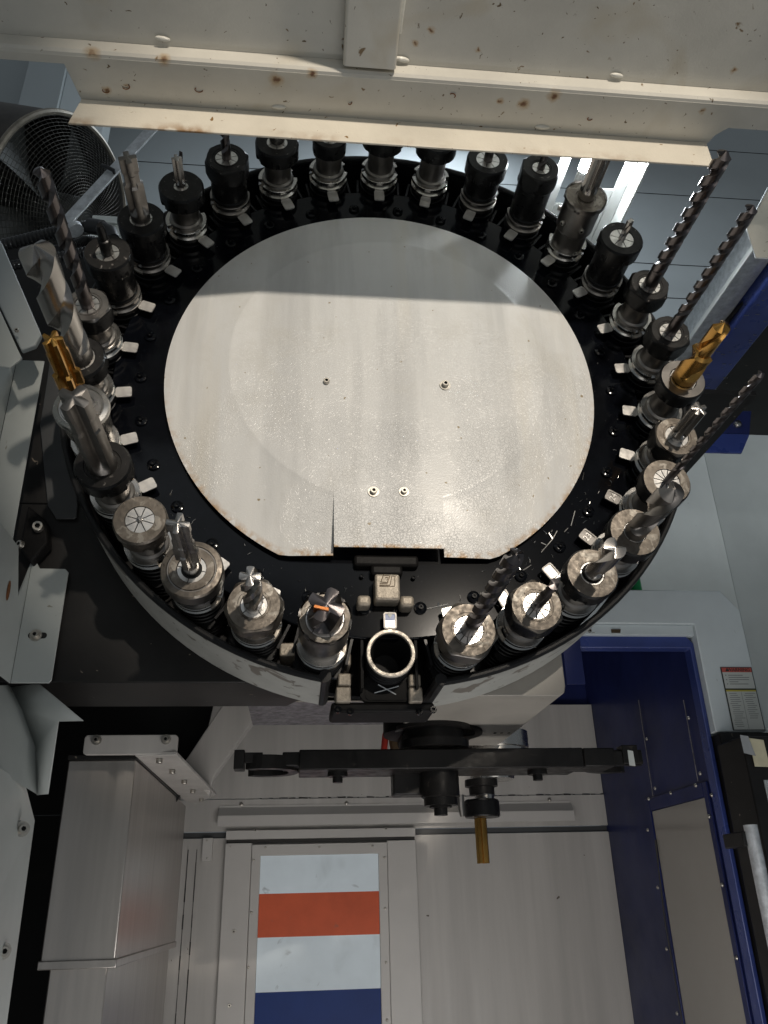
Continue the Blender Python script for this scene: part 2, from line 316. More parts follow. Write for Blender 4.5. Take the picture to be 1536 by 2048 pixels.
    ad = nd(nt, 'ShaderNodeVectorMath', operation='MULTIPLY_ADD'); ad.inputs[1].default_value = (0.02, 0.02, 0.02); L.new(wn.outputs['Color'], ad.inputs[0]); L.new(src, ad.inputs[2])
    L.new(ad.outputs[0], vo.inputs['Vector'])
    rv = ramp(nt, 0.0, (1, 1, 1), 0.09, (0, 0, 0)); L.new(vo.outputs['Distance'], rv.inputs[0])
    pn = nd(nt, 'ShaderNodeTexNoise'); pn.inputs['Scale'].default_value = 9; pn.inputs['Detail'].default_value = 4; L.new(src, pn.inputs['Vector'])
    rp = ramp(nt, 0.40, (0.0, 0.0, 0.0), 0.70, (1, 1, 1)); L.new(pn.outputs['Fac'], rp.inputs[0])
    sx = nd(nt, 'ShaderNodeSeparateXYZ'); L.new(src, sx.inputs[0])
    mr = nd(nt, 'ShaderNodeMapRange'); mr.inputs['From Min'].default_value = 0.90; mr.inputs['From Max'].default_value = 0.62
    mr.inputs['To Min'].default_value = 0.03; mr.inputs['To Max'].default_value = 1.0; L.new(sx.outputs['Z'], mr.inputs['Value'])
    m1 = nd(nt, 'ShaderNodeMath', operation='MULTIPLY'); L.new(rv.outputs[0], m1.inputs[0]); L.new(rp.outputs[0], m1.inputs[1])
    m2 = nd(nt, 'ShaderNodeMath', operation='MULTIPLY'); L.new(m1.outputs[0], m2.inputs[0]); L.new(mr.outputs[0], m2.inputs[1])
    fn = nd(nt, 'ShaderNodeTexNoise'); fn.inputs['Scale'].default_value = 420; fn.inputs['Detail'].default_value = 3; L.new(src, fn.inputs['Vector'])
    m3 = nd(nt, 'ShaderNodeMath', operation='MULTIPLY_ADD'); m3.inputs[1].default_value = 0.35; L.new(fn.outputs['Fac'], m3.inputs[0]); L.new(m2.outputs[0], m3.inputs[2])
    bp = nd(nt, 'ShaderNodeBump'); bp.inputs['Strength'].default_value = 0.45; bp.inputs['Distance'].default_value = 0.0009
    L.new(m3.outputs[0], bp.inputs['Height']); L.new(bp.outputs[0], b.inputs['Normal'])
    return m
M['plate'] = plate_material()
for k_, e_ in (('white', 0.16), ('red', 0.16), ('bluefilm', 0.05)):   # faint emission stands in for daylight behind the films
    nt = M[k_].node_tree; pb = nt.nodes['Principled BSDF']
    src_ = pb.inputs['Base Color'].links[0].from_socket; nt.links.new(src_, pb.inputs['Emission Color']); pb.inputs['Emission Strength'].default_value = e_
m = bpy.data.materials.new('lit_lamp_tube'); m.use_nodes = True
b = m.node_tree.nodes['Principled BSDF']; b.inputs['Emission Color'].default_value = (0.90, 0.96, 1.0, 1); b.inputs['Emission Strength'].default_value = 340
M['tube'] = m

# ------------------------------------------------------------------ shared screw meshes
def screw_mesh(name, r=0.005, h=0.005):
    b = MB(); n = 24
    hexr = lambda a: 1.0
    # head with a hexagonal socket; axis +Z of its own
    hx = [(0.52*r*math.cos(2*math.pi*k/n)*1.0, 0.52*r*math.sin(2*math.pi*k/n)) for k in range(n)]
    def hexring(rr, z):
        out = []
        for k in range(n):
            a = 2*math.pi*k/n; q = rr/ max(math.cos(((a+math.pi/6) % (math.pi/3))-math.pi/6), .8) * 0.87
            out.append((q*math.cos(a), q*math.sin(a), z))
        return out
    b.loft([circ(r, 0, n), circ(r, h*0.85, n), circ(r*0.9, h, n), hexring(0.55*r, h), hexring(0.53*r, h*0.4)], cap0=False, cap1=True, smooth=False, bands=[0, 0, 0, 1], capmi=1)
    me = b.mesh(name); me.materials.append(M['screw']); me.materials.append(M['void']); return me
SCREW = screw_mesh('socket_screw', 0.005, 0.006)
SCREW_K = SCREW.copy(); SCREW_K.materials[0] = M['disc']
wb = MB(); wb.loft([circ(0.004, 0, 24), circ(0.0082, 0, 24), circ(0.0082, 0.0014, 24), circ(0.004, 0.0014, 24)], False, False, smooth=False)
WASHER = wb.mesh('washer'); WASHER.materials.append(M['screw'])
bb = MB(); bb.loft([circ(0.0055, 0, 12), circ(0.0055, 0.0015, 12), circ(0.004, 0.004, 12), circ(0.0015, 0.005, 12)], False, True)
BUTTON = bb.mesh('button_screw'); BUTTON.materials.append(M['screw'])
def place(name, me, p, n, parent, s=1.0, spin=0.0):
    o = bpy.data.objects.new(name, me); COL.objects.link(o); o.parent = parent
    q = Vector(n).to_track_quat('Z', 'Y').to_matrix().to_4x4() @ Matrix.Rotation(spin, 4, 'Z') @ Matrix.Diagonal((s, s, s, 1))
    o.matrix_parent_inverse = parent_matrix(parent).inverted()
    o.matrix_basis = Matrix.Translation(Vector(p)) @ q
    return o
FRONT = (0, -1, 0)
def screw(parent, p, n=FRONT, s=1.0, washer=False, name='screw'):
    n = Vector(n)
    if washer: place('washer', WASHER, p, n, parent, s)
    return place(name, SCREW, Vector(p)+n*(0.0014*s if washer else 0), n, parent, s, random.random())

# ------------------------------------------------------------------ the tool magazine
XC, ZC, OFF = 0.11542, 0.70648, R(0.1457)
RP = 0.42
def pol(r, ang, y=1.0): return Vector((XC - r*math.sin(ang), y, ZC - r*math.cos(ang)))
mag = thing('tool_magazine', (XC, 1.06, ZC), 'big round tool changer magazine with white cover plate and thirty pots', 'tool magazine')
def arc_ring(r0, r1, y0, y1, a0, a1, n=120):
    rings = []
    for i in range(n+1):
        a = a0 + (a1-a0)*i/n
        rings.append([pol(r0, a, y0), pol(r1, a, y0), pol(r1, a, y1), pol(r0, a, y1)])
    return rings
def flat_disc(r, y0, y1, n=128):
    return [[pol(r, 2*math.pi*k/n, y) for k in range(n)] for y in (y0, y1)]
b = MB(); b.loft(flat_disc(0.398, 1.0145, 1.030)+flat_disc(0.30, 1.030, 1.060), smooth=False); b.build('carousel_disc', M['disc'], mag, 0.002)
b = MB(); b.loft(flat_disc(0.452, 1.105, 1.125), smooth=False); b.build('back_disc', M['blackcast'], mag)
A0, A1 = R(10.6), R(352.4)
b = MB(); b.loft(arc_ring(0.4605, 0.4655, 1.003, 1.128, A0, A1), smooth=True); b.build('guard_band', M['guard'], mag)
b = MB(); b.loft(arc_ring(0.4565, 0.4603, 1.004, 1.124, A0+0.004, A1-0.004), smooth=True); b.build('guard_liner', M['rubber'], mag)
tr = []
for i in range(141):
    a = A0-0.006 + (A1-A0+0.012)*i/140
    c = [(0.4615+0.0048*math.cos(t), 1.000+0.0050*math.sin(t)) for t in [2*math.pi*k/10 for k in range(10)]]
    tr.append([pol(q[0], a, q[1]) for q in c])
b = MB(); b.loft(tr); b.build('edge_trim', M['rubber'], mag)
for a in (A0, A1):
    c = pol(0.4585, a, 1.0)
    b = MB(); b.tube([pol(0.459, a, 0.995+0.132*i/8) for i in range(9)], 0.0078, 10); b.build('end_trim', M['rubber'], mag)

# cover plate
zc = ZC
YI = 0.985
pl = at(455, 745, Y=YI); pr = at(1090, 765, Y=YI); ptop = at(770, 484, Y=YI)
rx = (pr.x-pl.x)/2; cx = (pr.x+pl.x)/2; cz = ptop.z-rx
t1 = at(668, 1094, Y=YI); t2 = at(891, 1096, Y=YI); zt = (t1.z+t2.z)/2
zflat = ZC-0.287
def rim(a, x_end=None):
    if x_end is not None: return x_end, zflat
    dx, dz = -math.sin(a), -math.cos(a)
    # ray from the inner centre to the outer circle, cut by the flat at the bottom
    ox, oz = cx-XC, cz-ZC
    bq = ox*dx+oz*dz; cq = ox*ox+oz*oz-0.321**2; t = -bq+math.sqrt(bq*bq-cq)
    if dz < 0: t = min(t, (zflat-cz)/dz)
    return cx+dx*t, cz+dz*t
aL = math.asin((cx-t1.x)/rx); aR = math.asin((t2.x-cx)/rx)
NA = 150; strips = []
for k in range(NA+1):
    a = aL + (2*math.pi-aR-aL)*k/NA
    ox_, oz_ = rim(a, t1.x-0.0006 if k == 0 else (t2.x+0.0006 if k == NA else None))
    row = []
    for q in (-0.012, -0.004, 0.004, 0.012, 0.12, 0.3, 0.6, 1.0):
        if q < 0.2:
            r_ = rx*(1+q) if q < 0.1 else None
        ix, iz = cx-rx*math.sin(a), cz-rx*math.cos(a)
        if q <= 0.012:
            x, z = ix+(ix-cx)*q, iz+(iz-cz)*q
            if k in (0, NA): x = t1.x-0.0006 if k == 0 else t2.x+0.0006
            y = YI + (0 if q < -0.01 else 0.0001 if q < 0 else 0.0004 if q < 0.01 else 0.0009)
        else:
            x, z = ix+(ox_-ix)*q, iz+(oz_-iz)*q
            d = math.hypot(x-cx, z-cz)-rx
            y = YI+0.0009+(d-rx*0.012)*(1.0005-YI-0.0009)/(0.321-rx*1.01)
        row.append((x, y, z))
    strips.append(row)
b = MB(); nv_ = len(strips[0])
vs = [p for r_ in strips for p in r_]; fs = []
for k in range(NA):
    for q in range(nv_-1): fs.append((k*nv_+q, (k+1)*nv_+q, (k+1)*nv_+q+1, k*nv_+q+1))
base = len(vs); vs += [(t2.x, YI, zt), (t1.x, YI, zt)]
fs.append(tuple([k*nv_ for k in range(NA+1)]+[base, base+1]))
b.add(vs, fs)
cover = b.build('cover_plate', M['plate'], mag)
for p_ in cover.data.polygons: p_.use_smooth = True
if cover.data.polygons[NA*(nv_-1)].normal.y > 0: cover.data.flip_normals()
md = cover.modifiers.new('sheet', 'SOLIDIFY'); md.thickness = 0.0022; md.offset = -1
md = cover.modifiers.new('edges', 'EDGE_SPLIT'); md.split_angle = R(30)
print('plate', rx, cx, cz, zt, zflat)
for (u, v, wsh, s) in ((653, 764, False, 0.9), (890, 771, True, 1.0), (747, 984, True, 0.95), (808, 984, True, 0.85)):
    screw(mag, at(u, v, Y=YI-0.0003), FRONT, s, wsh)

# hub bracket with the maker's cast emblem under the plate
yb = 1.0
def pxbox(u0, v0, u1, v1, y, d, m, name, parent, bev=0.002):
    p = at(u0, v0, Y=y); q = at(u1, v1, Y=y); x0, x1 = sorted((p.x, q.x)); z0, z1 = sorted((p.z, q.z))
    b = MB(); b.box(((x0+x1)/2, y+d/2, (z0+z1)/2), ((x1-x0)/2, d/2, (z1-z0)/2)); return b.build(name, m, parent, bev)
pxbox(708, 1108, 838, 1133, 1.002, 0.02, M['blackcast'], 'bracket_bar', mag, 0.004)
pxbox(742, 1128, 806, 1150, 0.999, 0.02, M['blackcast'], 'bracket_stem', mag, 0.004)
emb = pxbox(750, 1147, 801, 1199, 0.985, 0.03, M['casting'], 'emblem_block', mag, 0.003)
pxbox(715, 1189, 742, 1210, 0.988, 0.03, M['casting'], 'cast_pad', mag, 0.004)
pxbox(801, 1190, 829, 1212, 0.988, 0.03, M['casting'], 'cast_pad', mag, 0.004)
b = MB()
def px6(u, v): return at(680+u/6.4, 1090+v/6.4, Y=0.9846)
for pl_ in ([(560, 372), (522, 476)], [(566, 392), (636, 392), (606, 478), (528, 474)], [(582, 416), (616, 416), (600, 448)], [(640, 398), (604, 492), (508, 494)],
            [(664, 400), (704, 400), (700, 528), (506, 528), (506, 514), (640, 512), (664, 400)]):
    b.tube([px6(*p) for p in pl_], 0.00055, 6)
b.build('cast_emblem', M['brown'], emb)
for (u, v) in ((723, 1153), (827, 1156)): place('screw', SCREW_K, at(u, v, Y=1.012), FRONT, mag, 0.6)

# pots: body, ring, tag, hinge plate, screw
def pot_loc(k):
    a = R(12*k)+OFF
    return a, pol(RP, a, 1.0)
b = MB(); n = 40
rib = []
for i in range(16):
    z = -0.004-0.0062*i; rr = 0.0312 if i % 2 else 0.0296
    rib += [circ(rr, z, n), circ(rr, z-0.0055, n)]
b.loft([circ(0.018, -0.070, n), circ(0.0258, -0.012, n), circ(0.0258, 0.0, n), circ(0.0315, 0.0, n)]+rib+[circ(0.026, -0.104, n)], True, True, smooth=False, bands=[1, 1]+[0]*34, capmi=1)
POT = b.mesh('pot_body'); POT.materials.append(M['pot']); POT.materials.append(M['void'])
def gapf(a):
    return 1.0
b = MB(); b.loft([circ(0.0260, 0.0002, 48), circ(0.0315, 0.0002, 48), circ(0.0315, 0.004, 48), circ(0.0305, 0.005, 48), circ(0.0270, 0.005, 48), circ(0.0260, 0.004, 48)]+[circ(0.0260, 0.0002, 48)], False, False, smooth=False)
RING = b.mesh('pot_ring'); RING.materials.append(M['ring'])
def local_frame(k, y=1.0, r=RP):
    """local x = tangential, y = outward, z = towards the viewer"""
    a = R(12*k)+OFF
    out = Vector((-math.sin(a), 0, -math.cos(a))); z = Vector((0, -1, 0)); x = out.cross(z)
    m4 = Matrix((x, out, z)).transposed().to_4x4(); m4.translation = pol(r, a, y)
    return m4
tb = MB(); oo = rrect(0, 0, 0.0085, 0.011, 0.003); tb.prism([(p[0], p[1], 0.0) for p in oo], (0, 0, 0.002))
TAG = tb.mesh('number_tag'); TAG.materials.append(M['tagm'])
fb = MB(); 
oo = rrect(0, 0, 0.0085, 0.011, 0.003); ii = rrect(0, 0, 0.0066, 0.0091, 0.002)
fb.loft([[(p[0], p[1], 0.0022) for p in ii], [(p[0], p[1], 0.0022) for p in oo], [(p[0], p[1], 0.0034) for p in oo], [(p[0], p[1], 0.0034) for p in ii], [(p[0], p[1], 0.0022) for p in ii]], False, False, smooth=False)
TAGF = fb.mesh('tag_frame'); TAGF.materials.append(M['tagdark'])
hb = MB(); oo = rrect(0, 0.012, 0.034, 0.014, 0.009); hb.prism([(p[0], p[1], -0.052) for p in oo], (0, 0, 0.008))
hb.prism([(-0.037, -0.03, -0.05), (-0.0335, -0.03, -0.05), (-0.0335, 0.012, -0.05), (-0.037, 0.012, -0.05)], (0, 0, 0.03))
hb.prism([(0.0335, -0.03, -0.05), (0.037, -0.03, -0.05), (0.037, 0.012, -0.05), (0.0335, 0.012, -0.05)], (0, 0, 0.03))
HINGE = hb.mesh('hinge_plate'); HINGE.materials.append(M['pot'])
hb = MB(); hb.prism([(p[0], p[1], -0.052) for p in rrect(0, 0.036, 0.036, 0.016, 0.009)], (0, 0, 0.008))
for s_ in (-1, 1): hb.prism([(s_*0.0335, -0.03, -0.05), (s_*0.037, -0.03, -0.05), (s_*0.037, 0.04, -0.05), (s_*0.0335, 0.04, -0.05)], (0, 0, 0.03))
HINGE_BIG = hb.mesh('hinge_plate'); HINGE_BIG.materials.append(M['blackcast'])
sb = MB(); sb.loft([circ(0.0085, 0, 20), circ(0.0085, 0.003, 20), circ(0.005, 0.004, 20)], False, True); BOSS = sb.mesh('screw_boss'); BOSS.materials.append(M['disc'])
def text_mesh(s, size, name):
    cu = bpy.data.curves.new(name, 'FONT'); cu.body = s; cu.size = size; cu.align_x = 'CENTER'; cu.align_y = 'CENTER'; cu.extrude = 0.0004
    o = bpy.data.objects.new(name, cu); COL.objects.link(o); bpy.context.view_layer.update()
    me = bpy.data.meshes.new_from_object(o.evaluated_get(bpy.context.evaluated_depsgraph_get()))
    bpy.data.objects.remove(o); bpy.data.curves.remove(cu); return me
def put(name, me, m4, parent):
    o = bpy.data.objects.new(name, me); COL.objects.link(o); o.parent = parent
    o.matrix_parent_inverse = parent_matrix(parent).inverted(); o.matrix_basis = m4; return o
TR = Matrix.Translation
for k in range(30):
    lf = local_frame(k)
    p = put('tool_pot', POT, lf @ TR((0, 0, -0.004)), mag)
    put('pot_ring', RING, lf @ TR((0, 0, -0.003)), p)
    dark = k in (25, 26)
    tf = lf @ TR((0, -0.0430, -0.0025))
    tg = put('number_tag', TAG, tf, p)
    if k in (0, 25, 26, 27, 28): put('tag_frame', TAGF, tf, p)
    if dark:
        me = text_mesh('24' if k == 25 else '23', 0.0125, 'tag_digits'); me.materials.append(M['tagm'])
        tg.data = TAG.copy(); tg.data.materials[0] = M['tagdark']
        put('tag_digits', me, tf @ TR((0, 0, 0.0028)) @ Matrix.Rotation(math.pi, 4, 'Z'), p)
    if k == 0:
        bq = MB(); bq.prism([(-0.0062, -0.0085, 0.0023), (0.0062, -0.0085, 0.0023), (0.0062, -0.0005, 0.0023), (-0.0062, -0.0005, 0.0023)], (0, 0, 0.0004))
        me = bq.mesh('blue_field'); me.materials.append(M['tagblue']); put('tag_print', me, tf, p)
        bq = MB(); bq.prism([(-0.0035, -0.0085, 0.0028), (0.0035, -0.0085, 0.0028), (0.0, -0.0035, 0.0028)], (0, 0, 0.0003))
        me = bq.mesh('tag_mark'); me.materials.append(M['labelw']); put('tag_print', me, tf, p)
    put('hinge_plate', HINGE_BIG if k in (0,) else HINGE, lf, p)
    ba = pol(0.3575, R(12*k+5.2)+OFF, 1.0145)
    bo = place('screw_boss', BOSS, ba, FRONT, mag)
    place('screw', SCREW_K, ba+Vector((0, -0.0035, 0)), FRONT, mag, 0.7)
# the white X scratched on the flap under the empty pot
lf = local_frame(0)
b = MB(); b.prism([(p[0], p[1], -0.0435) for p in rrect(0, 0.0385, 0.030, 0.0115, 0.006)], (0, 0, 0.001)); b.build('flap_plate', M['blackcast'], mag).matrix_basis = lf
b = MB(); b.tube([(-0.014, 0.032, -0.0422), (0.018, 0.041, -0.0422)], 0.0008, 6); b.tube([(0.013, 0.030, -0.0422), (-0.010, 0.043, -0.0422)], 0.0008, 6)
o = b.build('chalk_mark', M['zinc'], mag); o.matrix_basis = lf
# bright steel slivers paint in the glints on the casting edges, below right
for pl_ in ([(1082, 1105), (1105, 1078), (1114, 1062)], [(1105, 1078), (1098, 1066)], [(1092, 1090), (1082, 1085)], [(834, 1221), (860, 1216), (896, 1208)], [(846, 1219), (844, 1212)], [(877, 1213), (877, 1205)],
            [(1010, 1163), (1050, 1138), (1062, 1130)], [(1041, 1142), (1036, 1128)], [(938, 1194), (962, 1187)], [(1150, 1022), (1142, 1052)], [(1165, 960), (1168, 945)], [(1136, 1056), (1128, 1064)]):
    b = MB(); b.tube([at(u, v, Y=1.0135) for u, v in pl_], 0.0009, 6); b.build('rib_glint', M['steel'], mag)
b = MB()
for i in range(70):
    a_ = R(random.choice((random.uniform(285, 352), random.uniform(300, 345), random.uniform(5, 60))))+OFF; r_ = random.uniform(0.328, 0.392)
    p = pol(r_, a_, 1.0138); t_ = random.uniform(0, 3.14); l_ = random.uniform(.0012, .0045); d_ = Vector((math.cos(t_), 0, math.sin(t_)))*l_
    b.tube([p-d_, p+Vector((random.uniform(-.001, .001), -.0008, random.uniform(-.001, .001))), p+d_], random.uniform(.0002, .0005), 4)
o = b.build('metal_chips', M['steel'], mag); o['kind'] = 'stuff'
# steel blocks of the pot tilting mechanism beside the empty pot
for (u0, v0, u1, v1, y) in ((690, 1306, 702, 1330, 1.03), (676, 1346, 702, 1371, 1.03), (672, 1373, 702, 1404, 1.03), (818, 1348, 842, 1372, 1.03), (818, 1374, 846, 1404, 1.03), (560, 1285, 590, 1312, 1.02)):
    pxbox(u0, v0, u1, v1, y, 0.05, M['casting'], 'tilt_block', mag, 0.002)
pxbox(662, 1404, 870, 1424, 1.04, 0.07, M['blackcast'], 'tilt_housing', mag, 0.004)
for (u, v) in ((676, 1420), (700, 1424), (838, 1424), (866, 1420)):
    place('screw', SCREW_K, at(u, v, Y=1.039), FRONT, mag, 0.9)

# ------------------------------------------------------------------ tool holders
SEG = 64
def slotf(w, depth):
    def f(a):
        d = min(abs(math.atan2(math.sin(a), math.cos(a))), abs(math.atan2(math.sin(a-math.pi), math.cos(a-math.pi))))
        return depth if d < w else 1.0
    return f
sf = slotf(R(15), 0.74)
fl = MB()
prof = [(-0.020, 0.0300, 0), (-0.0195, 0.0322, 0), (-0.0135, 0.0322, 0), (-0.0105, 0.0275, 0), (-0.0085, 0.0275, 0), (-0.0055, 0.0322, 1), (-0.0006, 0.0322, 1), (0.0, 0.0316, 1)]
fl.loft([circ(r, z, SEG, sf) for z, r, s in prof], True, True, smooth=False)
FLANGE = fl.mesh('flange')
FLANGE.materials.append(M['steel'])
FLANGE_D = FLANGE.copy(); FLANGE_D.materials[0] = M['steel_dull']

def hexf(ap=0.90):
    def f(a):
        q = ap/math.cos(((a+math.pi/6) % (math.pi/3))-math.pi/6)
        return min(1.0, q)
    return f
def nutslots(a):
    d = ((a + math.pi/6) % (math.pi/3)) - math.pi/6
    return 0.91 if abs(d) < R(6) else 1.0
def make_body(kind, ln, rn, hn):
    b = MB()
    if kind == 'long':      # black straight chuck body up to the nut
        b.loft([circ(0.0288, 0, SEG), circ(0.0288, 0.004, SEG), circ(0.0275, 0.006, SEG), circ(0.0285, 0.010, SEG), circ(0.0285, ln-hn-0.001, SEG)], False, True, smooth=False)
    elif kind == 'side':    # side lock steel body with flats
        b.loft([circ(0.0262, 0, SEG), circ(0.0262, 0.030, SEG), circ(0.0300, 0.036, SEG), circ(0.0300, ln-hn-0.0005, SEG)], False, True, smooth=False)
    else:
        b.loft([circ(0.0262, 0, SEG), circ(0.0250, 0.004, SEG), circ(0.0215, 0.006, SEG), circ(0.0215, ln-hn-0.006, SEG), circ(0.0265, ln-hn-0.002, SEG), circ(0.0265, ln-hn+0.002, SEG)], False, True, smooth=False)
    return b
def make_nut(kind, ln, rn, hn, rin):
    """0 side, 1 face"""
    b = MB(); z0 = ln-hn
    if kind == 'hex':
        h = hexf(0.895); one = lambda a: 1
        b.loft([circ(rn*0.93, z0, SEG), circ(rn*0.95, z0+0.002, SEG), circ(rn, z0+0.008, SEG, h), circ(rn, ln-0.004, SEG, h), circ(rn*0.975, ln-0.0028, SEG, h), circ(rn*0.865, ln, SEG),
                circ(rin*1.24, ln, SEG), circ(rin*1.22, ln-0.0007, SEG), circ(rin*1.17, ln-0.0007, SEG), circ(rin*1.15, ln, SEG), circ(rin*1.02, ln, SEG), circ(rin, ln-0.004, SEG)], True, True, smooth=False, bands=[0, 0, 0, 0, 1, 1, 1, 1, 1, 1, 2], capmi=2)
    elif kind == 'round':
        b.loft([circ(rn*0.90, z0, SEG), circ(rn, z0+0.003, SEG, nutslots), circ(rn, z0+0.012, SEG, nutslots), circ(rn, z0+0.0125, SEG), circ(rn, ln-0.003, SEG), circ(rn*0.94, ln, SEG),
                circ(rin*1.02, ln, SEG), circ(rin, ln-0.004, SEG)], True, True, smooth=False, bands=[0, 0, 0, 0, 0, 1, 2], capmi=2)
    else:  # ring: stepped steel ring with a wide inner disc
        b.loft([circ(rn*0.92, z0, SEG), circ(rn, z0+0.003, SEG), circ(rn, ln-0.004, SEG), circ(rn*0.96, ln-0.001, SEG), circ(rn*0.80, ln, SEG), circ(rn*0.78, ln-0.0015, SEG), circ(rn*0.74, ln-0.0015, SEG),
                circ(rn*0.72, ln, SEG), circ(rin*1.02, ln, SEG), circ(rin, ln-0.003, SEG)], True, True, smooth=False, bands=[0, 0, 1, 1, 0, 0, 1, 1, 2], capmi=2)
    return b
def make_collet(rin, rt, ln, nsl):
    b = MB(); z0, z1 = ln-0.0035, ln-0.0012
    for i in range(nsl):
        g = 0.0006/rin
        a0 = 2*math.pi*i/nsl + g; a1 = 2*math.pi*(i+1)/nsl - g
        r_in = rt*1.01
        g2 = 0.0006/max(r_in, 0.003)
        half = (i % 2 == 1)
        o = [(rin*0.985*math.cos(a0+(a1-a0)*j/5), rin*0.985*math.sin(a0+(a1-a0)*j/5)) for j in range(6)]
        q = [(r_in*math.cos(a0-g+g2+(a1-a0+2*g-2*g2)*j/5), r_in*math.sin(a0-g+g2+(a1-a0+2*g-2*g2)*j/5)) for j in range(6)]
        poly = o + q[::-1]
        b.prism([(p[0], p[1], z1) for p in poly], (0, 0, z0-z1))
    return b
def drill_rings(r, ln, st_, turns, tip=0.5, flutes=2, core=0.42, shank=0.12, n=36, rlo=None, per=None, land=0.56):
    """fluted tool: shank, helical flutes and a point; rlo(t) scales the radius along the length"""
    rings = []
    def sec(rr, z, tw, depth):
        out = []
        for j in range(n):
            a = 2*math.pi*j/n
            t = (a*flutes/(2*math.pi)) % 1.0
            if t < land: q = 1.0 if t > 0.05 else 1.0
            else:
                u = (t-land)/(1-land); q = 1-(1-core)*depth*(math.sin(math.pi*u)**0.8)
            out.append((rr*q*math.cos(a+tw), rr*q*math.sin(a+tw), z))
        return out
    z0 = ln-0.01; zs = ln+st_*shank; z1 = ln+st_-r*tip
    rs = rlo or (lambda t: 1.0)
    rings.append(sec(r*rs(0), z0, 0, 0)); rings.append(sec(r*rs(0), zs, 0, 0.0))
    N = max(14, int(st_/0.0032))
    for i in range(N+1):
        t = i/N; z = zs+(z1-zs)*t
        rings.append(sec(r*rs(t), z, turns*2*math.pi*t, min(1, t*8)))
    for q, dz in ((0.62, 0.45), (0.12, 0.97)):
        rings.append(sec(r*rs(1)*q, z1+r*tip*dz, turns*2*math.pi, 1.0))
    return rings
def steps(*lv):
    """stepped radius: lv = (t, scale) ..."""
    def f(t):
        s = lv[0][1]
        for tt, q in lv:
            if t >= tt: s = q
        return s
    return f
def tool_bit(kind, r, ln, st_, turns, opts):
    b = MB()
    if kind == 'drill': b.loft(drill_rings(r, ln, st_, turns, **dict(dict(tip=0.62, core=0.36), **opts)))
    elif kind == 'end_mill': b.loft(drill_rings(r, ln, st_, turns, **dict(dict(tip=0.10, core=0.45), **opts)), smooth=False)
    elif kind in ('tap', 'reamer'): b.loft(drill_rings(r, ln, st_, turns, **dict(dict(tip=0.12, n=40), **opts)), smooth=False)
    elif kind == 'stub': b.loft([circ(r, ln-0.01, 24), circ(r, ln+st_*0.5, 24), circ(r*0.72, ln+st_*0.52, 24), circ(r*0.72, ln+st_*0.9, 24), circ(r*0.5, ln+st_, 24)])
    return b
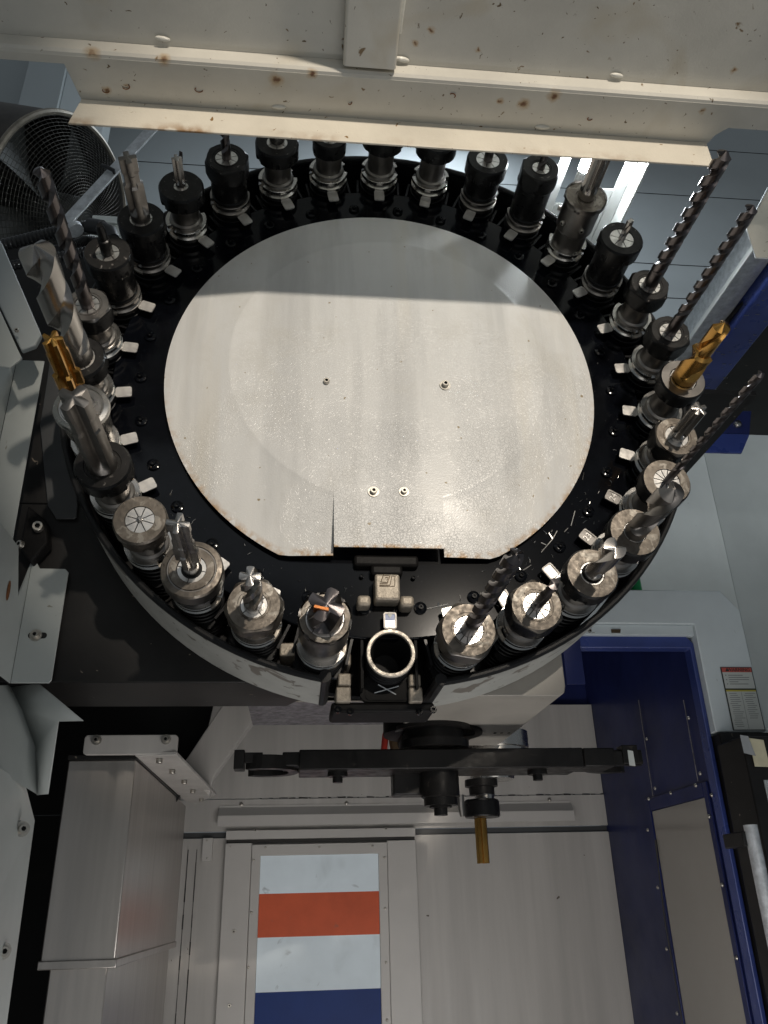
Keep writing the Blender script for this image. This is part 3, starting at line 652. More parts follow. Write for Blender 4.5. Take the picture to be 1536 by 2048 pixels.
# k: nut kind, length, nut r, body, nut mats (side, face), inner r, collet slots, tool kind, tool r, stick, turns, tool mat, options, label
F4 = dict(flutes=4, core=0.45, land=0.42); F5 = dict(flutes=5, core=0.5, land=0.45); F6 = dict(flutes=6, core=0.6, land=0.5)
BN = ('black_nut', 'black_face'); BS = ('black_nut', 'steel_worn'); SS = ('steel_worn', 'steel_worn'); DS = ('steel_dull', 'steel_worn'); BRZ = ('black_nut', 'steel_worn')
T = {
 1: ('round', .092, .0310, 'side', DS, .0225, 6, 'end_mill', .0205, .050, .10, 'dark_tool', F4, 'worn steel holder with dark cutter and copper coloured insert, left of the empty pot'),
 2: ('hex', .058, .0360, 'neck', SS, .0160, 4, 'end_mill', .0118, .095, .55, 'tool', dict(flutes=4, core=.5, land=.5), 'steel hex nut holder with short grey end mill, second left of the empty pot'),
 3: ('ring', .060, .0375, 'long', DS, .0175, 4, 'reamer', .0125, .131, 0, 'tool', dict(flutes=4, core=.40, land=.30, rlo=steps((0, .75), (.12, 1.15), (.42, 1.0), (.62, .88), (.85, 1.0))), 'stepped four blade reamer in wide steel ring nut holder at lower left'),
 4: ('round', .071, .0330, 'neck', SS, .0175, 8, 'stub', .0035, .004, 0, 'tool', {}, 'scuffed round steel nut holder whose collet shows only a short stub'),
 5: ('round', .078, .0350, 'neck', BN, .0225, 0, 'reamer', .0185, .148, 0, 'steel_dull', dict(flutes=4, core=.48, land=.36, shank=.02, rlo=steps((0, 1), (.62, .90), (.8, .97))), 'large grey four blade reamer in black round nut holder on the left'),
 6: ('ring', .082, .0355, 'side', ('steel', 'steel'), .0175, 0, 'tap', .0120, .139, 0.02, 'gold', dict(flutes=5, core=.42, land=.34, rlo=steps((0, 1.0), (.3, 1.38), (.52, 1.08), (.86, .98))), 'gold stepped tap in bright steel holder at the left edge'),
 7: ('round', .069, .0350, 'neck', BN, .0215, 4, 'drill', .0200, .204, .95, 'tool', {}, 'very thick grey twist drill in black nut holder at the left edge'),
 8: ('hex', .070, .0325, 'neck', ('black_nut', 'steel_dull'), .0165, 8, 'drill', .0095, .230, 2.6, 'dark_tool', {}, 'long dark twist drill on the left leaning over the fan'),
 9: ('round', .080, .0335, 'long', BN, .0165, 6, 'stub', .0085, .050, 0, 'black_nut', {}, 'all black chuck with short black tool below the hoses'),
 10: ('round', .068, .0345, 'long', BN, .0165, 6, 'reamer', .0112, .109, 0, 'steel_dull', dict(flutes=4, core=.5, land=.40, rlo=steps((0, 1.25), (.55, .95), (.75, 1.1))), 'black holder with grey stepped reamer in front of the galvanised strap'),
 11: ('round', .067, .0340, 'neck', BN, .0110, 4, 'reamer', .0075, .052, 0, 'tool', dict(flutes=4, core=.5, land=.4), 'black topped holder with thin grey cutter right of the galvanised strap'),
 12: ('hex', .074, .0350, 'long', BN, .0175, 8, 'drill', .0072, .090, 1.5, 'dark_tool', {}, 'black hex nut holder with drill reaching up behind the beam lip, upper left'),
 13: ('round', .072, .0345, 'neck', BN, .0165, 6, 'stub', .0120, .060, 0, 'tool', {}, 'black nut holder with thick grey shank, third left of the top middle'),
 14: ('round', .066, .0275, 'neck', BN, .0160, 8, 'stub', .0060, .040, 0, 'tool', {}, 'slimmest black nut holder along the top, left of the middle one'),
 15: ('round', .078, .0340, 'neck', BN, .0165, 6, 'stub', .0060, .040, 0, 'tool', {}, 'black nut holder at the top middle with its nut behind the beam lip'),
 16: ('round', .078, .0340, 'neck', BN, .0165, 6, 'stub', .0060, .040, 0, 'tool', {}, 'black nut holder just right of the top middle with steel neck showing'),
 17: ('round', .066, .0345, 'long', BN, .0195, 8, 'stub', .0075, .070, 0, 'dark_tool', {}, 'all black chuck with slotted grey collet, upper right under the beam lip'),
 18: ('hex', .094, .0330, 'long', BN, .0140, 6, 'drill', .0060, .050, 1, 'dark_tool', {}, 'all black hex nut holder left of the lit lamp'),
 19: ('round', .094, .0335, 'side', DS, .0160, 0, 'reamer', .0135, .125, 0, 'tool', F6, 'grey steel side lock holder with thick fluted reamer in front of lit lamp'),
 20: ('round', .084, .0345, 'long', BN, .0190, 6, 'end_mill', .0052, .036, .3, 'tool', dict(flutes=2), 'all black chuck with very thin short end mill, right of the lit lamp'),
 21: ('hex', .073, .0330, 'neck', BN, .0165, 8, 'drill', .0108, .243, 3.9, 'dark_tool', {}, 'longest thick dark twist drill in black hex nut, tip beside the beam end'),
 22: ('hex', .070, .0330, 'neck', BN, .0165, 8, 'drill', .0085, .241, 4.3, 'dark_tool', {}, 'long thinner dark twist drill in black hex nut above the gold drill'),
 23: ('round', .076, .0335, 'neck', ('black_nut', 'steel_dull'), .0195, 2, 'drill', .0118, .123, .62, 'gold', dict(rlo=steps((0, 1.45), (.46, 1.0)), n=44, core=.5), 'gold stepped twist drill in black round nut on the right'),
 24: ('hex', .060, .0335, 'neck', BRZ, .0165, 4, 'tap', .0108, .071, 0, 'tool', dict(flutes=5, core=.52, land=.42), 'grey five flute tap in black nut with bronze tinted face on the right'),
 25: ('round', .076, .0335, 'neck', BS, .0180, 12, 'drill', .0050, .244, 5.0, 'dark_tool', {}, 'very thin long twist drill in round steel faced nut pointing at the blue bracket'),
 26: ('round', .067, .0345, 'neck', BS, .0150, 4, 'drill', .0138, .121, .75, 'steel_dull', dict(rlo=steps((0, 1.0), (.55, 1.12))), 'grey thick stub drill in round steel faced nut at lower right'),
 27: ('round', .068, .0340, 'neck', BS, .0155, 4, 'end_mill', .0135, .081, .35, 'tool', dict(flutes=2, core=.35, rlo=steps((0, .82), (.25, 1.0))), 'bright two flute end mill in round steel faced nut above the pale door frame'),
 28: ('hex', .068, .0355, 'neck', ('black_nut', 'steel_worn'), .0170, 10, 'end_mill', .0068, .075, .3, 'dark_tool', dict(flutes=2, rlo=steps((0, 1.0), (.55, .8), (.8, 1.05))), 'hex steel faced nut with small dark cutter, second right of the empty pot'),
 29: ('hex', .055, .0375, 'neck', ('steel_dull', 'steel_worn'), .0180, 12, 'drill', .0094, .235, 2.9, 'dark_tool', {}, 'hex steel nut with long dark drill, directly right of the empty pot'),
}
TOOLNAME = {'drill': 'drill_bit', 'end_mill': 'end_mill', 'tap': 'tap', 'reamer': 'reamer', 'stub': 'cutter_shank'}
def build_holder(name, m4, spec, spin):
    (nk, ln, rn, bk, nm, rin, nsl, tk, tr_, stick, turns, tm, opts, label) = spec
    root = bpy.data.objects.new(name, None); COL.objects.link(root); root.empty_display_size = 0.03
    root.matrix_world = m4; root.matrix_basis = m4
    tag(root, label, 'tool holder', 'tool holders in the magazine')
    dull = nm[0] == 'black_nut' and bk == 'long'
    o = link('flange', FLANGE_D if dull else FLANGE, root, None, False)
    o.matrix_basis = Matrix.Identity(4)
    hn = 0.028 if nk != 'hex' else 0.030
    if bk == 'side': hn = 0.010
    bm_ = M['black_nut'] if bk == 'long' else (M['steel'] if nm[0] in ('steel',) else M['steel_dull'])
    o = make_body(bk, ln, rn, hn).build('body', bm_, root, world=False)
    nut = make_nut(nk, ln, rn, hn, rin).build('nut', [M[nm[0]], M[nm[1]], M['void']], root, world=False)
    nut.matrix_basis = Matrix.Rotation(spin, 4, 'Z')
    if nsl:
        c = make_collet(rin, tr_, ln, nsl).build('collet', M['collet'], nut, world=False)
    else:
        c = MB().loft([circ(tr_*0.9, ln-0.003, 40), circ(rin, ln-0.003, 40), circ(rin*0.99, ln-0.001, 40), circ(tr_*0.9, ln-0.001, 40)], False, False, smooth=False).build('collet', M[nm[1]], nut, world=False)
    t = tool_bit(tk, tr_, ln, stick, turns, opts).build(TOOLNAME[tk], M[tm], root, world=False)
    t.matrix_basis = Matrix.Rotation(spin*2.3+0.4, 4, 'Z')
    return root
HOLD = {}
for k, spec in T.items():
    m4 = local_frame(k, 0.984)
    HOLD[k] = build_holder('tool_holder', m4, spec, random.uniform(0, 2))
# insert of the dark cutter, and the little blade beside the thin cutter at the top left
b = MB()
ln = .092+.050
b.prism([(-0.004, 0.004, ln-0.014), (0.013, 0.004, ln-0.014), (0.013, 0.004, ln+0.002), (-0.004, 0.004, ln+0.002)], (0, 0.004, 0))
b.build('cutter_insert', M['orange'], HOLD[1], 0.0006, world=False)
b = MB()
b.prism([(0.010, 0.012, .066), (0.016, 0.012, .066), (0.0215, 0.012, .108), (0.0175, 0.012, .112), (0.012, 0.012, .094)], (0, 0.002, 0))
b.build('cutter_blade', M['dark_tool'], HOLD[11], world=False)
for k in (19,):
    for s in (0, 1, 2):
        b = MB(); a = R(200+60*s); c = Vector((0.0301*math.cos(a), 0.0301*math.sin(a), 0.055))
        o = place('lock_screw', SCREW, (0, 0, 0), (0, 0, 1), HOLD[19], 0.8)
        o.matrix_parent_inverse = Matrix.Identity(4)
        o.matrix_basis = Matrix.Translation(c) @ Vector((math.cos(a), math.sin(a), 0)).to_track_quat('Z', 'Y').to_matrix().to_4x4() @ Matrix.Diagonal((.8, .8, .8, 1))

# ------------------------------------------------------------------ beam over the opening
YL = 0.735
ZLB, ZLT = 0.888, 0.934
beam = thing('overhead_beam', (0.1, 0.70, 0.93), 'cream painted steel beam with rust specks across the top', 'beam')
xl = at(138, 235, Y=YL).x; xr = at(1426, 322, Y=YL).x
sheet('lip', M['beigelip'], [(xl, YL, ZLB), (xr, YL, ZLB), (xr-0.002, YL, ZLT-0.0012), (xl+0.010, YL, ZLT-0.0012)], (0, 0.003, 0), beam, 0.0008)
YF = 0.677
# underside plate with its notched rear corners, long front fold
pl1 = at(128, 128, Z=ZLT); pr1 = at(1440, 255, Z=ZLT)
under = [(-0.75, YF, ZLT), (1.2, YF, ZLT), (1.2, pr1.y, ZLT), (pr1.x+0.012, pr1.y, ZLT), (pr1.x, pr1.y+0.012, ZLT), (xr, YL+0.004, ZLT), (xl+0.010, YL+0.004, ZLT), (pl1.x, pl1.y, ZLT), (-0.75, pl1.y+0.0, ZLT)]
sheet('underside', M['beige'], under, (0, 0, 0.003), beam, 0.0006)
ZC1 = 0.957
rings = []
for x in (-0.75, 1.2):
    arc = [(YF-0.0+0.0, ZLT+0.0032)]
    arc = [(YF+0.0005, ZLT+0.0005)] + [(YF-0.006+0.006*math.cos(t)*0+0.0, 0) for t in ()]
    prof_ = [(YF+0.001, ZLT+0.0001), (YF-0.0035, ZLT+0.0014), (YF-0.006, ZLT+0.005), (YF-0.006, ZC1-0.004), (YF-0.0055, ZC1), (YF+0.003, ZC1), (YF+0.003, ZLT+0.004)]
    rings.append([(x, p[0], p[1]) for p in prof_])
b = MB(); b.loft(rings, smooth=False); b.build('front_fold', M['beige'], beam)
SLP = 0.22
def zceil(y): return ZC1+0.0005+SLP*(YF-0.004-y)
sheet('ceiling_plate', M['beige'], [(-0.75, YF-0.004, zceil(YF-.004)), (1.2, YF-0.004, zceil(YF-.004)), (1.2, 0.20, zceil(.2)), (-0.75, 0.20, zceil(.2))], (0, 0, 0.003), beam, 0)
sheet('light_stop_web', M['beige'], [(-0.75, YF+0.004, ZC1+0.002), (1.2, YF+0.004, ZC1+0.002), (1.2, YF+0.004, 1.75), (-0.75, YF+0.004, 1.75)], (0, 0.003, 0), beam, 0)  # unseen sheet added to block the spotlight above the beam
# stiffener tube under the ceiling plate
q0 = at(686, 132, Z=ZC1-0.022); q1 = at(792, 142, Z=ZC1-0.022)
ye = (q0.y+q1.y)/2
b = MB(); xa, xb = q0.x, q1.x
sec = [(p[0], p[1]) for p in rrect((xa+xb)/2, ZC1-0.0105, (xb-xa)/2, 0.0105, 0.004)]
b.loft([[(p[0], ye, p[1]) for p in sec], [(p[0], 0.20, p[1]+zceil(.2)-zceil(ye)) for p in sec]], smooth=True); b.build('stiffener_tube', M['beige'], beam)
wbm = MB()
for i in range(1):
    wbm.loft([[(0.007*q*math.cos(2*math.pi*j/12)*1.5, 0.0035*q*math.sin(2*math.pi*j/12), z) for j in range(12)] for q, z in ((1, -0.001), (1, 0.001), (.8, .0024), (.35, .0034))], False, True)
WELD = wbm.mesh('weld_bead'); WELD.materials.append(M['weld'])
for (u, v, zz) in ((326, 82, ZC1), (803, 123, ZC1), (1232, 155, ZC1), (1503, 200, ZC1), (558, 218, ZLT), (1083, 258, ZLT)):
    p = at(u, v, Z=zz); p.y += -0.003; place('weld_bead', WELD, p, (0, 0, -1), beam, random.uniform(0.7, 1.0), random.uniform(-.2, .2))
b = MB(); b.tube([(xb+0.0015, 0.20+0.47*i/14, zceil(0.20+0.47*i/14)-0.001+0.0008*math.sin(i*2.1)) for i in range(14)], [0.003+0.0012*math.sin(i*1.7) for i in range(14)], 8); b.build('weld_seam', M['weld'], beam)
for (u, v, s_, zz) in ((252, 172, 1, ZLT), (398, 178, 1.1, ZLT), (190, 100, .6, ZLT), (105, 12, .7, 1.0), (258, 66, .8, ZLT), (905, 190, .8, ZLT), (700, 205, .5, ZLT), (1180, 236, .8, ZLT), (212, 180, .9, ZLT), (160, 205, .6, ZLT)):
    p = at(u, v, Z=zz) if zz == ZLT else None
    if p is None or not (YF < p.y < YL): continue
    a0_ = random.uniform(0, 6); b = MB()
    b.tube([(p.x+.0045*s_*math.cos(a0_+t*.45), p.y+.0035*s_*math.sin(a0_+t*.45), ZLT-.0004-.0002*t) for t in range(9)], .0006, 5); b.build('swarf_curl', M['rust'], beam)
# rust blooms and grime in the beam's paint, each at its own place
def rust_paint(m, spots, edge=None):
    nt = m.node_tree; L = nt.links; pb = nt.nodes['Principled BSDF']
    cur = pb.inputs['Base Color'].links[0].from_socket
    tc = nd(nt, 'ShaderNodeTexCoord'); src = tc.outputs['Object']
    wn = nd(nt, 'ShaderNodeTexNoise'); wn.inputs['Scale'].default_value = 130; wn.inputs['Detail'].default_value = 4; L.new(src, wn.inputs['Vector'])
    ad = nd(nt, 'ShaderNodeVectorMath', operation='MULTIPLY_ADD'); ad.inputs[1].default_value = (0.010, 0.010, 0.010); L.new(wn.outputs['Color'], ad.inputs[0]); L.new(src, ad.inputs[2])
    for p, r in spots:
        q = Vector(p)+Vector((0.005, 0.005, 0.005))
        d = nd(nt, 'ShaderNodeVectorMath', operation='DISTANCE'); d.inputs[1].default_value = q; L.new(ad.outputs[0], d.inputs[0])
        for rr, cc, k_ in ((r*1.5, (0.42, 0.27, 0.12), 0.75), (r*0.7, (0.13, 0.05, 0.018), 0.95)):
            mr = nd(nt, 'ShaderNodeMapRange'); mr.inputs['From Min'].default_value = rr; mr.inputs['From Max'].default_value = rr*0.35; mr.inputs['To Max'].default_value = k_
            L.new(d.outputs['Value'], mr.inputs['Value'])
            mx = nd(nt, 'ShaderNodeMixRGB'); mx.inputs['Color2'].default_value = col4(cc); L.new(mr.outputs[0], mx.inputs['Fac']); L.new(cur, mx.inputs['Color1']); cur = mx.outputs[0]
    if edge:
        sz = nd(nt, 'ShaderNodeSeparateXYZ'); L.new(src, sz.inputs[0])
        mz = nd(nt, 'ShaderNodeMapRange'); mz.inputs['From Min'].default_value = edge+0.016; mz.inputs['From Max'].default_value = edge; L.new(sz.outputs['Z'], mz.inputs['Value'])
        mxx = nd(nt, 'ShaderNodeMapRange'); mxx.inputs['From Min'].default_value = 0.35; mxx.inputs['From Max'].default_value = -0.25; mxx.inputs['To Min'].default_value = 0.35; L.new(sz.outputs['X'], mxx.inputs['Value'])
        nn = nd(nt, 'ShaderNodeTexNoise'); nn.inputs['Scale'].default_value = 60; nn.inputs['Detail'].default_value = 7; L.new(src, nn.inputs['Vector'])
        rn_ = ramp(nt, 0.38, (0, 0, 0), 0.58, (1, 1, 1)); L.new(nn.outputs['Fac'], rn_.inputs[0])
        nl_ = nd(nt, 'ShaderNodeTexNoise'); nl_.inputs['Scale'].default_value = 11; nl_.inputs['Detail'].default_value = 3; L.new(src, nl_.inputs['Vector'])
        rl_ = ramp(nt, 0.44, (0.08, 0.08, 0.08), 0.62, (1, 1, 1)); L.new(nl_.outputs['Fac'], rl_.inputs[0])
        ap_ = nd(nt, 'ShaderNodeMath', operation='MULTIPLY'); L.new(mz.outputs[0], ap_.inputs[0]); L.new(rl_.outputs[0], ap_.inputs[1])
        a_ = nd(nt, 'ShaderNodeMath', operation='MULTIPLY'); L.new(ap_.outputs[0], a_.inputs[0]); L.new(rn_.outputs[0], a_.inputs[1])
        b_ = nd(nt, 'ShaderNodeMath', operation='MULTIPLY'); L.new(a_.outputs[0], b_.inputs[0]); L.new(mxx.outputs[0], b_.inputs[1])
        mx = nd(nt, 'ShaderNodeMixRGB'); mx.inputs['Color2'].default_value = (0.25, 0.12, 0.03, 1); L.new(b_.outputs[0], mx.inputs['Fac']); L.new(cur, mx.inputs['Color1']); cur = mx.outputs[0]
    L.new(cur, pb.inputs['Base Color'])
spots = []
for (u, v, s_, zz) in ((183, 105, .85, ZLT), (328, 120, .7, ZLT), (552, 160, .75, ZLT), (623, 148, .55, ZLT), (1047, 208, .7, ZLT), (1108, 192, .7, ZLT), (1000, 203, .35, ZLT), (862, 60, .4, ZC1), (830, 86, .35, ZC1), (214, 180, .45, ZLT), (255, 172, .3, ZLT), (780, 42, .4, ZC1-.02), (1468, 140, .4, ZC1), (1404, 222, .35, ZLT), (955, 100, .3, ZC1)):
    if zz > ZC1-0.003:   # on the sloping front plate
        d_ = at(u, v, Z=1.0); t_ = (ZC1+0.0005+SLP*(YF-0.004))/(d_.z+SLP*d_.y); spots.append((d_*t_, 0.010*s_))
    else: spots.append((at(u, v, Z=zz), 0.010*s_))
rust_paint(M['beige'], spots); rust_paint(M['beigelip'], [], ZLB)

# ------------------------------------------------------------------ shop background above
wall = thing('shop_wall', (0.3, 3.3, 1.0), 'blue grey ribbed metal wall cladding behind the magazine', 'wall', kind='structure')
seams = [at(1300, v, Y=3.2).z for v in (292, 387, 527, 594)] + [1.9]
zs = sorted([0.4] + seams + [5.2])
for i in range(len(zs)-1):
    z0, z1 = zs[i]+0.003, zs[i+1]-0.003
    b = MB(); pr_ = []
    npl = max(1, int((z1-z0)/0.30))
    for j in range(npl*4+1):
        t = j/(npl*4); ph = t*npl % 1.0
        pr_.append((z0+(z1-z0)*t, 3.2 - (0.012 if 0.25 < ph < 0.75 else 0.0)))
    b.loft([[(x, y, z) for z, y in pr_] for x in (-4.2, 4.6)], False, False, closed=False, smooth=False)
    b.build('cladding_panel', M['clad'], wall)
sheet('backing', M['darkpanel'], [(-4.2, 3.23, 0.3), (4.6, 3.23, 0.3), (4.6, 3.23, 5.2), (-4.2, 3.23, 5.2)], (0, 0.02, 0), wall, 0)
# column at the top left
colm = thing('steel_column', (-1.2, 2.6, 1.0), 'blue grey painted steel column behind the caged fan', 'column')
YC = 2.6
pA, pB, pC_, pD = at(20, 250, Y=YC), at(78, 250, Y=YC), at(105, 250, Y=YC), at(190, 250, Y=YC)
xs = [at(-60, 250, Y=YC).x, at(25, 250, Y=YC).x, at(106, 250, Y=YC).x, at(190, 250, Y=YC).x]
sheet('flange', M['column'], [(xs[0]-0.5, YC+0.12, 0.8), (xs[1], YC+0.12, 0.8), (xs[1], YC+0.12, 5.0), (xs[0]-0.5, YC+0.12, 5.0)], (0, 0.03, 0), colm)
sheet('flange', M['column'], [(xs[1]+0.002, YC, 0.8), (xs[2], YC, 0.8), (xs[2], YC, 5.0), (xs[1]+0.002, YC, 5.0)], (0, 0.25, 0), colm)
sheet('web', M['column'], [(xs[2]+0.002, YC+0.02, 0.8), (xs[3], YC+0.10, 0.8), (xs[3], YC+0.10, 5.0), (xs[2]+0.002, YC+0.02, 5.0)], (0, 0.1, 0), colm)

# caged fan
fc = at(122, 432, Y=2.0)
fan = thing('drum_fan', fc, 'dark drum fan with wire cage at the left', 'fan')
fax = Vector((0.88, -0.24, -0.40)).normalized()
fq = fax.to_track_quat('Z', 'Y').to_matrix().to_4x4(); fm = Matrix.Translation(fc) @ fq
RF = 0.30
def dome(r): return 0.10*(1-(r/RF)**2.4)
def fmat(o):
    o.matrix_parent_inverse = Matrix.Translation(fc).inverted(); o.matrix_basis = fm
b = MB(); b.loft([circ(RF*0.97, -0.30, 64), circ(RF*1.01, -0.29, 64), circ(RF*1.01, -0.005, 64), circ(RF*0.98, -0.005, 64), circ(RF*0.95, -0.28, 64)], True, True, smooth=True); o = b.build('drum', M['fanbrown'], fan); fmat(o)
b = MB(); b.loft([[(( RF+0.010*math.cos(t))*math.cos(a), (RF+0.010*math.cos(t))*math.sin(a), 0.010*math.sin(t)) for t in [2*math.pi*q/8 for q in range(8)]] for a in [2*math.pi*j/72 for j in range(73)]], False, False); o = b.build('rim', M['fanrim'], fan); fmat(o)
b = MB()
for i in range(2, 34):
    r = RF*i/34
    b.tube([(r*math.cos(2*math.pi*j/60), r*math.sin(2*math.pi*j/60), dome(r)) for j in range(61)], 0.0010, 4, cap=False)
for j in range(84):
    a = 2*math.pi*j/84
    b.tube([(r*math.cos(a), r*math.sin(a), dome(r)-0.003) for r in [RF*(0.12+0.88*q/9) for q in range(10)]], 0.0010, 4)
o = b.build('wire_cage', M['wire'], fan); fmat(o)
for j in range(5):
    b = MB(); a = 2*math.pi*j/5+0.4; rr = []
    for q in range(6):
        r = RF*(0.2+0.72*q/5); wv = 0.30+0.10*q/5
        rr.append([(r*math.cos(a-wv), r*math.sin(a-wv), -0.10), (r*math.cos(a+wv), r*math.sin(a+wv), -0.03), (r*math.cos(a+wv), r*math.sin(a+wv), -0.033), (r*math.cos(a-wv), r*math.sin(a-wv), -0.103)])
    b.loft(rr, smooth=False); o = b.build('blade', M['fanback'], fan); fmat(o)
b = MB(); b.loft([circ(0.07, -0.2, 32), circ(0.07, 0.06, 32), circ(0.05, 0.085, 32)], True, True); o = b.build('hub', M['fanback'], fan); fmat(o)

# strap
sa, sb_ = at(128, 446, Y=1.45), at(322, 236, Y=1.45)
strap = thing('flat_strap', sa, 'slanted galvanised flat strap crossing in front of the fan', 'strap')
dv = (sb_-sa).normalized(); nv = dv.cross(Vector((0, 1, 0))).normalized()*0.0135
sheet('bar', M['zinc'], [sa-nv-dv*.03, sb_-nv+dv*.1, sb_+nv+dv*.1, sa+nv-dv*.03], (0, 0.006, 0), strap)
cc = at(215, 338, Y=1.445)
b = MB(); b.tube([cc+nv*1.15+Vector((0, -.004, 0)), cc+Vector((0, -.006, 0)), cc-nv*1.3+Vector((0, -.004, 0)), cc-nv*1.35+Vector((0, .012, 0))], [0.004, .005, .005, .003], 8); b.build('cable_tie', M['hose'], strap)

# hoses
def hose(pts, r, label):
    root = thing('conduit_hose', pts[0], label, 'hose', 'black hoses below the fan')
    ps = [Vector(p) for p in pts]; path = []
    for i in range(len(ps)-1):
        p0 = ps[max(i-1, 0)]; p1 = ps[i]; p2 = ps[i+1]; p3 = ps[min(i+2, len(ps)-1)]
        for j in range(40):
            t = j/40
            path.append(0.5*((2*p1)+(-p0+p2)*t+(2*p0-5*p1+4*p2-p3)*t*t+(-p0+3*p1-3*p2+p3)*t**3))
    b = MB(); b.tube(path, [r*(1.0 if (i//2) % 2 else 0.86) for i in range(len(path))], 12, smooth=False)
    b.build('corrugated_tube', M['hose'], root); return root, path
h1, _ = hose([at(-40, 500, Y=1.35), at(40, 482, Y=1.35), at(120, 462, Y=1.34), at(182, 452, Y=1.32)], 0.013, 'upper black corrugated hose ending in a connector below the fan')
b = MB(); e0 = at(180, 452, Y=1.32); e1 = at(205, 456, Y=1.31); e2 = at(228, 478, Y=1.30)
b.tube([e0, e1], 0.0165, 14); b.tube([e1, (e1+e2)/2+Vector((0.004, 0, .004)), e2], [0.0135, 0.014, 0.012], 14); b.build('connector', M['hose'], h1)
b = MB(); b.tube([at(147, 455, Y=1.30), at(152, 462, Y=1.30)], 0.017, 14); b.build('hose_band', M['zinc'], h1)
hose([at(-40, 545, Y=1.36), at(40, 528, Y=1.36), at(130, 512, Y=1.36), at(200, 500, Y=1.36), at(250, 520, Y=1.36)], 0.011, 'lower black corrugated hose running behind the long drill at left')
hose([at(120, 500, Y=1.42), at(160, 486, Y=1.42), at(185, 482, Y=1.42), at(230, 505, Y=1.42)], 0.012, 'short ribbed hose section beside the all black chuck')
# black machine housing below hoses, greenish box behind
hs = thing('housing_block', at(60, 560, Y=1.5), 'black machine housing below the hoses at the left', 'housing')
p0, p1 = at(-60, 497, Y=1.5), at(240, 470, Y=1.5)
sheet('shell', M['darkpanel'], [(p0.x, 1.5, at(0, 498, Y=1.5).z), (p1.x+0.02, 1.5, at(240, 480, Y=1.5).z), (p1.x+0.02, 1.5, 0.55), (p0.x, 1.5, 0.55)], (0, 0.2, 0), hs, 0.006)
gb = thing('junction_box', at(215, 460, Y=1.6), 'small grey green box between the fan and the dark holders', 'box')
p0, p1 = at(185, 432, Y=1.62), at(255, 500, Y=1.62)
sheet('case', M['cabinet'], [(p0.x, 1.62, p0.z), (p1.x+.03, 1.62, p0.z), (p1.x+.03, 1.62, p1.z), (p0.x, 1.62, p1.z)], (0, .1, 0), gb, 0.004)
sheet('lid', M['cabinet'], [(p0.x+.002, 1.612, p0.z-.004), (p1.x+.028, 1.612, p0.z-.004), (p1.x+.028, 1.612, p0.z-.028), (p0.x+.002, 1.612, p0.z-.028)], (0, .007, 0), gb, 0.002)

# lamp fixture behind the beam
ZLf = 1.22
lf_ = thing('work_lamp', at(1190, 400, Z=ZLf), 'lit tube lamp with white slotted bracket behind the upper right tools', 'lamp')
def zpt(u, v, z=ZLf): return at(u, v, Z=z)
A_ = zpt(1112, 306); B_ = zpt(1292, 315); C_ = zpt(1192, 488); D_ = zpt(1088, 440)
xl_, xr_ = 0.5*(A_.x+D_.x), 0.5*(B_.x+C_.x)
yn, yf = 0.80, max(C_.y, D_.y)
def strip(x0, x1, y0, y1, z, name, m, h=0.004):
    b = MB(); b.box(((x0+x1)/2, (y0+y1)/2, z+h/2), ((x1-x0)/2, (y1-y0)/2, h/2)); return b.build(name, m, lf_, 0.0015)
wd = xr_-xl_
ysplit = zpt(1230, 380).y
strip(xl_, xl_+wd*0.14, yn, yf, ZLf, 'bracket_rail', M['lampw'])
strip(xl_+wd*0.40, xl_+wd*0.56, yn, yf, ZLf, 'bracket_rail', M['lampw'])
strip(xl_+wd*0.84, xr_, yn, yf, ZLf, 'bracket_rail', M['lampw'])
strip(xl_+wd*0.14, xl_+wd*0.40, yf-0.10, yf, ZLf, 'bracket_cross', M['lampw'])
strip(xl_+wd*0.56, xl_+wd*0.84, ysplit, yf, ZLf, 'bracket_cross', M['lampw'])
strip(xl_+wd*0.14, xl_+wd*0.40, yn, yn+0.08, ZLf, 'bracket_cross', M['lampw'])
b = MB(); b.box((xr_+0.002, (yn+yf)/2, ZLf-0.018), (0.0015, (yf-yn)/2, 0.020)); b.build('side_flange', M['lampw'], lf_)
tp = at(1168, 338, Z=ZLf-0.03)
b = MB(); b.tube([(tp.x, 0.96, ZLf-0.03), (tp.x, tp.y, ZLf-0.03)], 0.0105, 20); b.build('lit_tube', M['tube'], lf_)
b = MB(); b.tube([(tp.x, tp.y, ZLf-0.03), (tp.x, tp.y+0.03, ZLf-0.03)], 0.010, 20); b.build('tube_socket', M['tube_end'], lf_)

# ------------------------------------------------------------------ right upper beams
ZG = 1.15
rbm = thing('side_rail', at(1440, 600, Z=ZG), 'pale grey folded rail running back above the gold drill', 'rail')
ga, gb1, gc, gd = at(1387, 665, Z=ZG), at(1536, 448, Z=ZG), at(1560, 510, Z=ZG), at(1440, 640, Z=ZG)
x0 = 0.5*(ga.x+gb1.x); x1 = 0.5*(gd.x+at(1536, 545, Z=ZG).x)
b = MB(); b.box(((x0+x1)/2, 1.35, ZG+0.03), ((x1-x0)/2, 0.75, 0.03)); b.build('rail_body', M['zinc'], rbm, 0.002)
b = MB(); b.box((x0-0.0015, 1.35, ZG-0.004), (0.0012, 0.75, 0.006)); b.build('rail_hem', M['lampw'], rbm)
bl = thing('blue_beam', at(1460, 700, Z=1.12), 'blue painted beam dotted with metal chips at the right edge', 'beam')
b = MB(); xb0 = x1+0.004; xb1 = xb0+0.075
b.box(((xb0+xb1)/2, 1.36, 1.12+0.05), ((xb1-xb0)/2, 0.70, 0.05)); b.build('beam_body', M['blue'], bl, 0.004)
b = MB()
for i in range(60):
    x, y = random.uniform(xb0, xb1), random.uniform(0.75, 1.7); a = random.uniform(0, 3.14); l = random.uniform(.002, .006)
    b.box((x, y, 1.1188), (l, 0.0006, 0.0006), M=None)
